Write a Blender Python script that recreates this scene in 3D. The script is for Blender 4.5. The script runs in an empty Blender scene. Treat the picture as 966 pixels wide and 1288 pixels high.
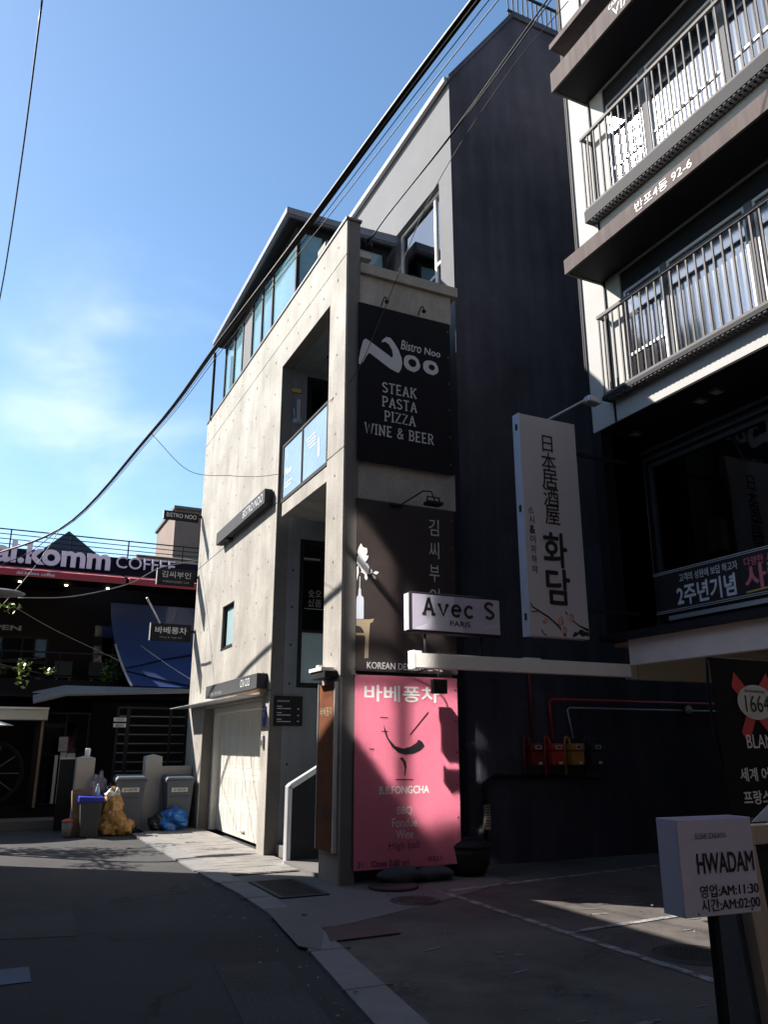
import bpy, math, random
from mathutils import Vector, Matrix
R = math.radians
random.seed(7)
S = bpy.context.scene
COL = S.collection

# ------------------------------------------------------------------ camera, sky, sun, exposure
cam = bpy.data.objects.new('camera', bpy.data.cameras.new('camera'))
COL.objects.link(cam)
cam.data.sensor_fit = 'VERTICAL'
cam.data.sensor_height = 24.0
cam.data.lens = 24.0 * 1002.85 / 1288.0
cam.data.clip_start = 0.05
cam.data.clip_end = 2000
cam.location = (0, 0, 1.6)
cam.rotation_euler = (R(90 + 16.329), 0, R(-25.4256))
S.camera = cam

SUN_TO = Vector((-0.53, 0.555, 0.643)).normalized()
SUN_EL = math.asin(SUN_TO.z)
SUN_AZ = math.atan2(SUN_TO.x, SUN_TO.y)          # clockwise from +Y
sun = bpy.data.objects.new('sun', bpy.data.lights.new('sun', 'SUN'))
COL.objects.link(sun)
sun.data.energy = 4.6
sun.data.angle = R(0.5)
sun.data.color = (1.0, 0.94, 0.86)
sun.rotation_euler = SUN_TO.to_track_quat('Z', 'Y').to_euler()

S.view_settings.view_transform = 'Standard'
S.view_settings.look = 'None'
S.view_settings.exposure = 1.28
S.view_settings.gamma = 1.0
S.view_settings.use_curve_mapping = False
S.render.engine = 'CYCLES'
S.cycles.use_denoising = True
S.cycles.max_bounces = 7
S.cycles.diffuse_bounces = 4
S.cycles.glossy_bounces = 4
S.cycles.transparent_max_bounces = 12
S.cycles.sample_clamp_indirect = 0.0
S.cycles.use_guiding = True
S.cycles.guiding_training_samples = 64
S.cycles.caustics_reflective = True
S.cycles.blur_glossy = 0.0

W = bpy.data.worlds.new('World')
S.world = W
W.use_nodes = True
nt = W.node_tree
nt.nodes.clear()
def wn(t, **k):
    n = nt.nodes.new(t)
    for a, v in k.items(): setattr(n, a, v)
    return n
out = wn('ShaderNodeOutputWorld')
bg = wn('ShaderNodeBackground')
bg.inputs['Strength'].default_value = 0.086
sky = wn('ShaderNodeTexSky', sky_type='NISHITA')
sky.sun_disc = False
sky.sun_elevation = SUN_EL
sky.sun_rotation = SUN_AZ
sky.altitude = 0
sky.air_density = 1.0
sky.dust_density = 0.35
sky.ozone_density = 0.8
tc = wn('ShaderNodeTexCoord')
mp = wn('ShaderNodeMapping')
mp.inputs['Scale'].default_value = (1.0, 1.0, 2.2)
mp.inputs['Rotation'].default_value = (0.0, R(18), 0.0)
nz = wn('ShaderNodeTexNoise')
nz.inputs['Scale'].default_value = 2.3
nz.inputs['Detail'].default_value = 9
nz.inputs['Roughness'].default_value = 0.5
nz.inputs['Distortion'].default_value = 0.35
rmp = wn('ShaderNodeMapRange', interpolation_type='SMOOTHERSTEP')
rmp.inputs['From Min'].default_value = 0.44
rmp.inputs['From Max'].default_value = 0.80
# clouds gather in the lower sky to the left
nrm = wn('ShaderNodeVectorMath', operation='NORMALIZE')
dot = wn('ShaderNodeVectorMath', operation='DOT_PRODUCT')
dot.inputs[1].default_value = Vector((0.150, 0.908, 0.392)).normalized()
rm2 = wn('ShaderNodeMapRange', interpolation_type='SMOOTHSTEP')
rm2.inputs['From Min'].default_value = 0.972
rm2.inputs['From Max'].default_value = 0.992
mul = wn('ShaderNodeMath', operation='MULTIPLY')
mul2 = wn('ShaderNodeMath', operation='MULTIPLY')
mul2.inputs[1].default_value = 0.52
mixc = wn('ShaderNodeMix', data_type='RGBA')
mixc.inputs['B'].default_value = (8.2, 8.4, 9.0, 1)
hs = wn('ShaderNodeHueSaturation')
hs.inputs['Saturation'].default_value = 1.12
L = nt.links.new
L(tc.outputs['Generated'], mp.inputs['Vector'])
L(mp.outputs['Vector'], nz.inputs['Vector'])
L(nz.outputs['Fac'], rmp.inputs['Value'])
L(tc.outputs['Generated'], nrm.inputs[0])
L(nrm.outputs['Vector'], dot.inputs[0])
L(dot.outputs['Value'], rm2.inputs['Value'])
L(rmp.outputs['Result'], mul.inputs[0])
L(rm2.outputs['Result'], mul.inputs[1])
L(mul.outputs['Value'], mul2.inputs[0])
L(sky.outputs['Color'], hs.inputs['Color'])
tint = wn('ShaderNodeMix', data_type='RGBA', blend_type='MULTIPLY')
tint.inputs['Factor'].default_value = 1.0
tint.inputs['B'].default_value = (1.01, 1.055, 1.03, 1)
L(hs.outputs['Color'], tint.inputs['A'])
L(tint.outputs['Result'], mixc.inputs['A'])
L(mul2.outputs['Value'], mixc.inputs['Factor'])
L(mixc.outputs['Result'], bg.inputs['Color'])
L(bg.outputs['Background'], out.inputs['Surface'])

# ------------------------------------------------------------------ materials
def mat(name, base, rough=0.7, amt=0.12, scale=3.0, fine=40.0, bump=0.0, metallic=0.0, spec=0.5,
        streak=None, emit=None, stain=None, coat=0.0, wrinkle=None, crack=None, speck=None):
    """Principled material with two octaves of noise in the colour, optional vertical streaks, stains and bump."""
    m = bpy.data.materials.new(name)
    m.use_nodes = True
    t = m.node_tree
    b = t.nodes['Principled BSDF']
    b.inputs['Roughness'].default_value = rough
    b.inputs['Metallic'].default_value = metallic
    b.inputs['Specular IOR Level'].default_value = spec
    if coat: b.inputs['Coat Weight'].default_value = coat
    base = tuple(base)
    co = t.nodes.new('ShaderNodeTexCoord')
    lk = t.links.new
    def noise(sc, det=5, vec=None, rough_=0.6):
        n = t.nodes.new('ShaderNodeTexNoise')
        n.inputs['Scale'].default_value = sc
        n.inputs['Detail'].default_value = det
        n.inputs['Roughness'].default_value = rough_
        lk(vec or co.outputs['Object'], n.inputs['Vector'])
        return n
    def mr(src, a, b_, c, d):
        r = t.nodes.new('ShaderNodeMapRange')
        r.inputs['From Min'].default_value = a; r.inputs['From Max'].default_value = b_
        r.inputs['To Min'].default_value = c; r.inputs['To Max'].default_value = d
        lk(src, r.inputs['Value'])
        return r.outputs['Result']
    def mult(x, y):
        k = t.nodes.new('ShaderNodeMath'); k.operation = 'MULTIPLY'
        lk(x, k.inputs[0]); lk(y, k.inputs[1])
        return k.outputs['Value']
    v = mr(noise(scale).outputs['Fac'], 0.3, 0.7, 1 - amt, 1 + amt)
    fn = noise(fine, 3)
    v = mult(v, mr(fn.outputs['Fac'], 0.3, 0.7, 1 - amt * 0.6, 1 + amt * 0.6))
    if streak:
        mpn = t.nodes.new('ShaderNodeMapping')
        mpn.inputs['Scale'].default_value = streak[0]
        lk(co.outputs['Object'], mpn.inputs['Vector'])
        v = mult(v, mr(noise(streak[1], 4, mpn.outputs['Vector']).outputs['Fac'], 0.35, 0.65, 1 - streak[2], 1 + streak[2] * 0.5))
    vm = t.nodes.new('ShaderNodeVectorMath'); vm.operation = 'SCALE'
    vm.inputs[0].default_value = base
    lk(v, vm.inputs['Scale'])
    colr = vm.outputs['Vector']
    if stain:
        mx = t.nodes.new('ShaderNodeMix'); mx.data_type = 'RGBA'
        lk(colr, mx.inputs['A'])
        mx.inputs['B'].default_value = (*stain[0], 1)
        lk(mr(noise(stain[1], 8, None, 0.7).outputs['Fac'], stain[2], stain[3], 0, stain[4]), mx.inputs['Factor'])
        colr = mx.outputs['Result']
    def over(c_, fac_socket, colour):
        mx_ = t.nodes.new('ShaderNodeMix'); mx_.data_type = 'RGBA'
        lk(c_, mx_.inputs['A']); mx_.inputs['B'].default_value = (*colour, 1); lk(fac_socket, mx_.inputs['Factor'])
        return mx_.outputs['Result']
    if speck: colr = over(colr, mr(noise(speck[0], 2).outputs['Fac'], speck[1], speck[1]+.06, 0, speck[3]), speck[2])
    if crack:
        wv = t.nodes.new('ShaderNodeVectorMath'); wv.operation = 'ADD'
        sc_ = t.nodes.new('ShaderNodeVectorMath'); sc_.operation = 'SCALE'; sc_.inputs['Scale'].default_value = 0.9
        lk(noise(1.6, 5).outputs['Color'], sc_.inputs[0]); lk(co.outputs['Object'], wv.inputs[0]); lk(sc_.outputs['Vector'], wv.inputs[1])
        vo = t.nodes.new('ShaderNodeTexVoronoi'); vo.feature = 'DISTANCE_TO_EDGE'; vo.inputs['Scale'].default_value = crack[0]
        lk(wv.outputs['Vector'], vo.inputs['Vector'])
        colr = over(colr, mult(mr(vo.outputs['Distance'], 0.0, crack[1], 1.0, 0.0), mr(noise(0.7, 3).outputs['Fac'], 0.5, 0.6, 0, crack[3])), crack[2])
    lk(colr, b.inputs['Base Color'])
    if bump:
        bn = t.nodes.new('ShaderNodeBump')
        bn.inputs['Strength'].default_value = bump
        bn.inputs['Distance'].default_value = 0.01
        lk(fn.outputs['Fac'], bn.inputs['Height'])
        lk(bn.outputs['Normal'], b.inputs['Normal'])
    if wrinkle:
        mw = t.nodes.new('ShaderNodeMapping'); mw.inputs['Scale'].default_value = wrinkle[3]; mw.inputs['Rotation'].default_value = (0, R(25), 0)
        lk(co.outputs['Object'], mw.inputs['Vector'])
        bw_ = t.nodes.new('ShaderNodeBump'); bw_.inputs['Strength'].default_value = wrinkle[1]; bw_.inputs['Distance'].default_value = wrinkle[2]
        lk(noise(wrinkle[0], 3, mw.outputs['Vector'], 0.45).outputs['Fac'], bw_.inputs['Height'])
        if bump: lk(bn.outputs['Normal'], bw_.inputs['Normal'])
        lk(bw_.outputs['Normal'], b.inputs['Normal'])
    if emit:
        b.inputs['Emission Color'].default_value = (*emit[0], 1)
        b.inputs['Emission Strength'].default_value = emit[1]
    return m

def glass_mat(name, tint=(0.75, 0.85, 0.88), rough=0.02, ior_fac=0.12, wave=0.0):
    """Window glass: tinted see-through mixed with a reflection that grows at grazing angles."""
    m = bpy.data.materials.new(name)
    m.use_nodes = True
    t = m.node_tree
    t.nodes.remove(t.nodes['Principled BSDF'])
    o = t.nodes['Material Output']
    tr = t.nodes.new('ShaderNodeBsdfTransparent'); tr.inputs['Color'].default_value = (*tint, 1)
    gl = t.nodes.new('ShaderNodeBsdfGlossy'); gl.inputs['Roughness'].default_value = rough
    gl.inputs['Color'].default_value = (0.95, 0.97, 1, 1)
    lw = t.nodes.new('ShaderNodeFresnel'); lw.inputs['IOR'].default_value = 1.5
    ad = t.nodes.new('ShaderNodeMath'); ad.operation = 'ADD'; ad.inputs[1].default_value = ior_fac; ad.use_clamp = True
    mx = t.nodes.new('ShaderNodeMixShader')
    t.links.new(lw.outputs['Fac'], ad.inputs[0])
    t.links.new(ad.outputs['Value'], mx.inputs['Fac'])
    t.links.new(tr.outputs['BSDF'], mx.inputs[1])
    t.links.new(gl.outputs['BSDF'], mx.inputs[2])
    if wave:
        co = t.nodes.new('ShaderNodeTexCoord')
        n = t.nodes.new('ShaderNodeTexNoise'); n.inputs['Scale'].default_value = 1.7; n.inputs['Detail'].default_value = 1
        bn = t.nodes.new('ShaderNodeBump'); bn.inputs['Strength'].default_value = wave; bn.inputs['Distance'].default_value = 0.02
        t.links.new(co.outputs['Object'], n.inputs['Vector'])
        t.links.new(n.outputs['Fac'], bn.inputs['Height'])
        t.links.new(bn.outputs['Normal'], gl.inputs['Normal'])
    t.links.new(mx.outputs['Shader'], o.inputs['Surface'])
    return m

M = {}
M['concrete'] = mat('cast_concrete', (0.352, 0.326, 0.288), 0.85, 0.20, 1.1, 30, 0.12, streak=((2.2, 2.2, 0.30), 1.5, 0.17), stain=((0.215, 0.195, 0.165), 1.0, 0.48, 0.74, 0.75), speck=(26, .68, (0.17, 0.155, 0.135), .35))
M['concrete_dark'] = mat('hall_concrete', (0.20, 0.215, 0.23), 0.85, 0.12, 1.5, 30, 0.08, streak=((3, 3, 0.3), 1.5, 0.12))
M['tie'] = mat('tie_hole', (0.045, 0.043, 0.04), 0.9, 0.1)
M['groove'] = mat('groove_shadow_gap', (0.16, 0.15, 0.14), 0.9, 0.1)
M['stucco'] = mat('grey_stucco', (0.155, 0.155, 0.165), 0.9, 0.07, 1.0, 70, 0.45)
M['navy'] = mat('navy_render', (0.068, 0.069, 0.092), 0.9, 0.24, 0.6, 60, 0.35, spec=0.2, streak=((2, 2, 0.22), 1.3, 0.28), stain=((0.036, 0.036, 0.047), 0.5, 0.46, 0.70, 0.7), speck=(9, .70, (0.10, 0.10, 0.12), .35))
M['white_wall'] = mat('white_panel', (0.46, 0.455, 0.44), 0.85, 0.03, 0.8, 20, 0.05, spec=0.2)
M['white_paint'] = mat('white_paint', (0.72, 0.70, 0.66), 0.5, 0.06, 1.5, 25)
M['garage_white'] = mat('garage_enamel', (0.62, 0.59, 0.525), 0.55, 0.06, 1.2, 30, spec=0.3, streak=((4, 4, .3), 1.5, .08))
M['cream'] = mat('cream_board', (0.46, 0.41, 0.33), 0.7, 0.06, 1.2, 30)
M['brown_metal'] = mat('brown_canopy', (0.13, 0.105, 0.10), 0.85, 0.06, 2.0, 40, spec=0.15, streak=((6, 6, .5), 2, .18))
M['dark_metal'] = mat('dark_metal', (0.018, 0.019, 0.024), 0.7, 0.15, 2.5, 40, spec=0.2)
M['black'] = mat('black_paint', (0.010, 0.010, 0.012), 0.6, 0.2, 2.0, 40, spec=0.25)
M['char_box'] = mat('charcoal_box', (0.045, 0.047, 0.05), 0.7, 0.1, 2.0, 40, spec=0.2)
M['rail_metal'] = mat('rail_metal', (0.14, 0.13, 0.13), 0.7, 0.08, 3, 60, spec=0.25)
M['light_metal'] = mat('light_metal', (0.50, 0.51, 0.53), 0.42, 0.08, 3, 50, metallic=0.35)
M['coping'] = mat('coping_metal', (0.12, 0.115, 0.11), 0.5, 0.1)
M['roof_metal'] = mat('roof_metal', (0.20, 0.22, 0.26), 0.7, 0.08, 2, 30, spec=0.2)
M['glass'] = glass_mat('window_glass', wave=0.15)
M['glass_blue'] = glass_mat('bluish_glass', (0.55, 0.74, 0.80), 0.02, 0.22, 0.12)
M['glass_sun'] = glass_mat('balcony_glass', (0.80, 0.88, 0.93), 0.11, 0.34)
M['glass_dark'] = glass_mat('dark_glass', (0.20, 0.24, 0.26), 0.03, 0.01, 0.1)
M['mirror_glass'] = mat('mirror_glass', (0.80, 0.80, 0.80), 0.045, 0.0, 1, 10, metallic=1.0)  # full mirror, used only for the added reflector pane
M['frost'] = mat('frosted_pane', (0.36, 0.50, 0.53), 0.25, 0.08, 1.2, 20)
M['roof_glass'] = mat('sky_painted_glazing', (0.20, 0.36, 0.42), 0.10, 0.14, 0.8, 12, coat=0.8, streak=((1, 1, .25), 1.2, .2))  # teal of the reflected sky painted into opaque panes
M['balustrade_sky'] = mat('sky_tinted_balustrade', (0.27, 0.37, 0.43), 0.12, 0.12, 0.9, 12, coat=0.6)  # opaque pane; pale blue sky reflection put into its colour
M['curtain'] = mat('pale_curtain', (0.48, 0.52, 0.56), 0.9, 0.10, 1.2, 20, streak=((5, 5, 0.2), 1.6, 0.12))
M['blind'] = mat('teal_blind', (0.30, 0.48, 0.50), 0.8, 0.12, 0.8, 15)
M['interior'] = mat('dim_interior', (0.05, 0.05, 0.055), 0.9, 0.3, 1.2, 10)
M['ban_black'] = mat('black_vinyl', (0.007, 0.0075, 0.012), 0.55, 0.12, 1.4, 30, 0.05, spec=0.12, wrinkle=(1.6, .5, .05, (1, 1, .5)))
M['ban_brown'] = mat('brown_vinyl', (0.042, 0.033, 0.033), 0.55, 0.08, 1.4, 30, 0.05, spec=0.2, wrinkle=(1.6, .5, .05, (1, 1, .5)))
M['ban_brown_dark'] = mat('black_brown_vinyl', (0.011, 0.010, 0.011), 0.6, 0.08, 1.4, 30, 0.05)
M['ban_pink'] = mat('pink_vinyl', (0.72, 0.19, 0.285), 0.5, 0.06, 1.0, 25, 0.06, wrinkle=(1.8, .7, .06, (1, 1, .55)))
M['print_grey'] = mat('print_grey', (0.56, 0.56, 0.58), 0.6, 0.05)
M['print_white'] = mat('print_white', (0.82, 0.82, 0.82), 0.6, 0.03)
M['print_dim'] = mat('print_dim', (0.28, 0.28, 0.29), 0.6, 0.08)
M['print_black'] = mat('print_black', (0.012, 0.011, 0.013), 0.6, 0.05)
M['print_pink'] = mat('print_pink', (0.75, 0.20, 0.26), 0.6, 0.05)
M['print_yellow'] = mat('print_yellow', (0.72, 0.55, 0.10), 0.6, 0.05)
M['print_wine'] = mat('print_wine', (0.20, 0.03, 0.06), 0.6, 0.05)
M['print_pale_blue'] = mat('print_pale_blue', (0.58, 0.63, 0.72), 0.6, 0.05)
M['print_tan'] = mat('print_tan', (0.36, 0.29, 0.19), 0.6, 0.05)
M['print_gold'] = mat('print_gold', (0.45, 0.32, 0.12), 0.6, 0.05)
M['print_orange'] = mat('print_orange', (0.48, 0.20, 0.11), 0.6, 0.15, 30)
M['print_peach'] = mat('print_peach', (0.66, 0.50, 0.42), 0.6, 0.1, 30)
M['print_red'] = mat('print_red', (0.62, 0.055, 0.05), 0.6, 0.05)
M['lilac'] = mat('lilac_panel', (0.44, 0.41, 0.52), 0.4, 0.03, 1.5, 30)
M['lilac_light'] = mat('lilac_pale_print', (0.62, 0.60, 0.71), 0.4, 0.03, 1.5, 30)
M['sign_white'] = mat('white_sign_panel', (0.55, 0.51, 0.53), 0.4, 0.03, 1.0, 30)  # plain off-white sheet, no glow of its own
M['sign_side'] = mat('sign_side_blue_lit', (0.55, 0.62, 0.74), 0.45, 0.05, 1.5, 30)  # white side; the blue light falling on it is put into the colour
M['acrylic'] = mat('lavender_acrylic', (0.70, 0.66, 0.82), 0.25, 0.02, 1.5, 30)
M['rust'] = mat('rusty_plate', (0.155, 0.050, 0.018), 0.9, 0.25, 3.0, 50, 0.2, spec=0.2, stain=((0.09, 0.032, 0.014), 2.5, 0.5, 0.75, 0.7))
M['wood'] = mat('brown_board', (0.25, 0.165, 0.095), 0.7, 0.15, 2, 30, streak=((1, 1, 12), 2.0, 0.2))
M['beige'] = mat('beige_timber', (0.52, 0.43, 0.32), 0.6, 0.08, 1.5, 30, streak=((10, 10, 0.6), 2.0, 0.10))
M['asphalt'] = mat('asphalt', (0.037, 0.036, 0.039), 0.95, 0.34, 0.5, 75, 1.0, stain=((0.055, 0.052, 0.052), 0.45, 0.54, 0.72, 0.6), speck=(95, .60, (0.12, 0.118, 0.115), .75), crack=(.42, .016, (0.010, 0.010, 0.011), .9))
M['asphalt_old'] = mat('asphalt_patch', (0.044, 0.042, 0.043), 0.92, 0.3, 0.9, 150, 0.8, speck=(90, .58, (0.13, 0.13, 0.13), .7))
M['lot'] = mat('parking_concrete', (0.095, 0.083, 0.073), 0.88, 0.28, 0.8, 70, 0.35, stain=((0.026, 0.024, 0.024), 0.7, 0.46, 0.66, 0.85), speck=(60, .62, (0.17, 0.16, 0.15), .55), crack=(.5, .014, (0.018, 0.017, 0.017), .9))
M['paver'] = mat('paver', (0.22, 0.205, 0.19), 0.9, 0.16, 2.5, 60, 0.3)
M['joint'] = mat('paver_joint', (0.38, 0.36, 0.33), 0.9, 0.12, 3, 60)
M['kerb'] = mat('kerb_concrete', (0.20, 0.195, 0.195), 0.9, 0.14, 1.5, 60, 0.3, stain=((0.12, 0.115, 0.11), 1.6, 0.52, 0.72, 0.6))
M['apron'] = mat('apron_concrete', (0.14, 0.132, 0.125), 0.9, 0.15, 1.2, 50, 0.3, stain=((0.10, 0.095, 0.09), 1.2, 0.52, 0.72, 0.6))
M['line'] = mat('worn_road_paint', (0.30, 0.295, 0.295), 0.85, 0.16, 4, 60, 0.2, stain=((0.07, 0.065, 0.062), 6, 0.44, 0.58, 0.95))
M['scuff'] = mat('paint_scuff', (0.20, 0.195, 0.19), 0.85, 0.2, 6, 60, 0.2, stain=((0.08,0.075,0.07), 14, 0.45, 0.6, 0.95))
M['iron'] = mat('cast_iron', (0.035, 0.030, 0.028), 0.7, 0.25, 4, 60, 0.3)
M['plate_red'] = mat('steel_plate', (0.052, 0.030, 0.030), 0.7, 0.15, 2, 60, 0.2)
M['plate_blue'] = mat('blue_plate', (0.035, 0.055, 0.11), 0.6, 0.15, 2, 60, 0.2)
M['bin_grey'] = mat('bin_plastic', (0.075, 0.092, 0.115), 0.5, 0.08, 2, 40)
M['bin_dark'] = mat('dark_bin_plastic', (0.050, 0.052, 0.058), 0.55, 0.1, 2, 40)
M['bag_tan'] = mat('tan_rubbish_bag', (0.42, 0.235, 0.075), 0.35, 0.18, 5, 30, 0.3, wrinkle=(9, .9, .03, (1, 1, .6)))
M['bag_blue'] = mat('blue_bag_film', (0.02, 0.15, 0.48), 0.28, 0.2, 6, 30, 0.3, wrinkle=(11, 1, .03, (1, 1, 1)))
M['bag_black'] = mat('black_bag_film', (0.012, 0.012, 0.013), 0.3, 0.2, 6, 30, 0.3)
M['bag_grey'] = mat('grey_bag_film', (0.24, 0.22, 0.25), 0.4, 0.2, 6, 30, 0.3)
M['orange'] = mat('orange_plastic', (0.55, 0.09, 0.03), 0.5, 0.1)
M['blue_liner'] = mat('blue_liner', (0.02, 0.035, 0.36), 0.4, 0.1)
M['bucket'] = mat('grey_bucket', (0.19, 0.18, 0.17), 0.6, 0.1)
M['pillar'] = mat('pillar_render', (0.44, 0.42, 0.385), 0.85, 0.08, 1.5, 50, 0.15)
M['cafe_dark'] = mat('cafe_dark_cladding', (0.010, 0.009, 0.011), 0.8, 0.2, 1.0, 20, spec=0.12)
M['cafe_brown'] = mat('cafe_brown_cladding', (0.016, 0.010, 0.010), 0.8, 0.2, 1.0, 20, spec=0.12)
M['cafe_board'] = mat('cafe_sign_board', (0.010, 0.012, 0.026), 0.85, 0.1, spec=0.08)
M['letter'] = mat('channel_letter_white', (0.66, 0.66, 0.78), 0.4, 0.03)
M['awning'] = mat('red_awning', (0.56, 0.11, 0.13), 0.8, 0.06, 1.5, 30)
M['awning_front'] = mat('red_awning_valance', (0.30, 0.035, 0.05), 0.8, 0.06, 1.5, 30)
M['blue_film'] = mat('blue_tarpaulin', (0.03, 0.06, 0.19), 0.42, 0.12, 1.2, 30, 0.25, coat=0.5, spec=0.8)
M['tile_roof'] = mat('roof_tiles', (0.21, 0.155, 0.125), 0.8, 0.2, 2, 30)
M['brick'] = mat('brick_tower', (0.22, 0.155, 0.125), 0.85, 0.12, 1.5, 60, 0.2)
M['roof_dark'] = mat('dark_roof', (0.020, 0.020, 0.026), 0.7, 0.2)
M['ivory'] = mat('ivory_box', (0.50, 0.46, 0.40), 0.7, 0.06)
M['leaf'] = mat('leaf_green', (0.055, 0.105, 0.018), 0.55, 0.35, 6, 40)
M['leaf_bright'] = mat('young_leaf', (0.19, 0.27, 0.03), 0.5, 0.3, 6, 40)
M['bark'] = mat('bark', (0.07, 0.055, 0.04), 0.9, 0.2, 5, 40)
M['lamp_on'] = mat('lit_bulb', (1, 0.85, 0.5), 0.5, 0.0, emit=((1.0, 0.86, 0.45), 9.0))
M['cable'] = mat('cable_rubber', (0.010, 0.010, 0.014), 0.55, 0.1)
M['cable_grey'] = mat('grey_cable', (0.20, 0.20, 0.20), 0.6, 0.1)
M['meter_red'] = mat('meter_red', (0.50, 0.035, 0.025), 0.5, 0.1)
M['meter_dkred'] = mat('meter_dark_red', (0.22, 0.015, 0.018), 0.5, 0.1)
M['meter_orange'] = mat('meter_orange', (0.48, 0.22, 0.04), 0.5, 0.1)
M['meter_black'] = mat('meter_black', (0.03, 0.034, 0.034), 0.5, 0.1)
M['label_white'] = mat('label_white', (0.62, 0.62, 0.60), 0.5, 0.04)
M['cushion'] = mat('slate_cushion', (0.060, 0.058, 0.072), 0.85, 0.12, 6, 60, 0.3)
M['basket'] = mat('dark_basket', (0.018, 0.015, 0.014), 0.8, 0.2, 12, 60, 0.4)
M['blue_plate_sign'] = mat('address_blue', (0.03, 0.06, 0.34), 0.4, 0.05)
M['plaster'] = mat('pale_plaster', (0.20, 0.19, 0.175), 0.85, 0.07, 0.8, 40, 0.2)
M['opp_brick'] = mat('opposite_brick', (0.14, 0.085, 0.065), 0.85, 0.12, 1.2, 50, 0.2)
M['yellow'] = mat('yellow_plate', (0.50, 0.36, 0.11), 0.5, 0.05)
M['silver'] = mat('mirror_sheet', (0.62, 0.63, 0.65), 0.3, 0.05, metallic=0.9)

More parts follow.
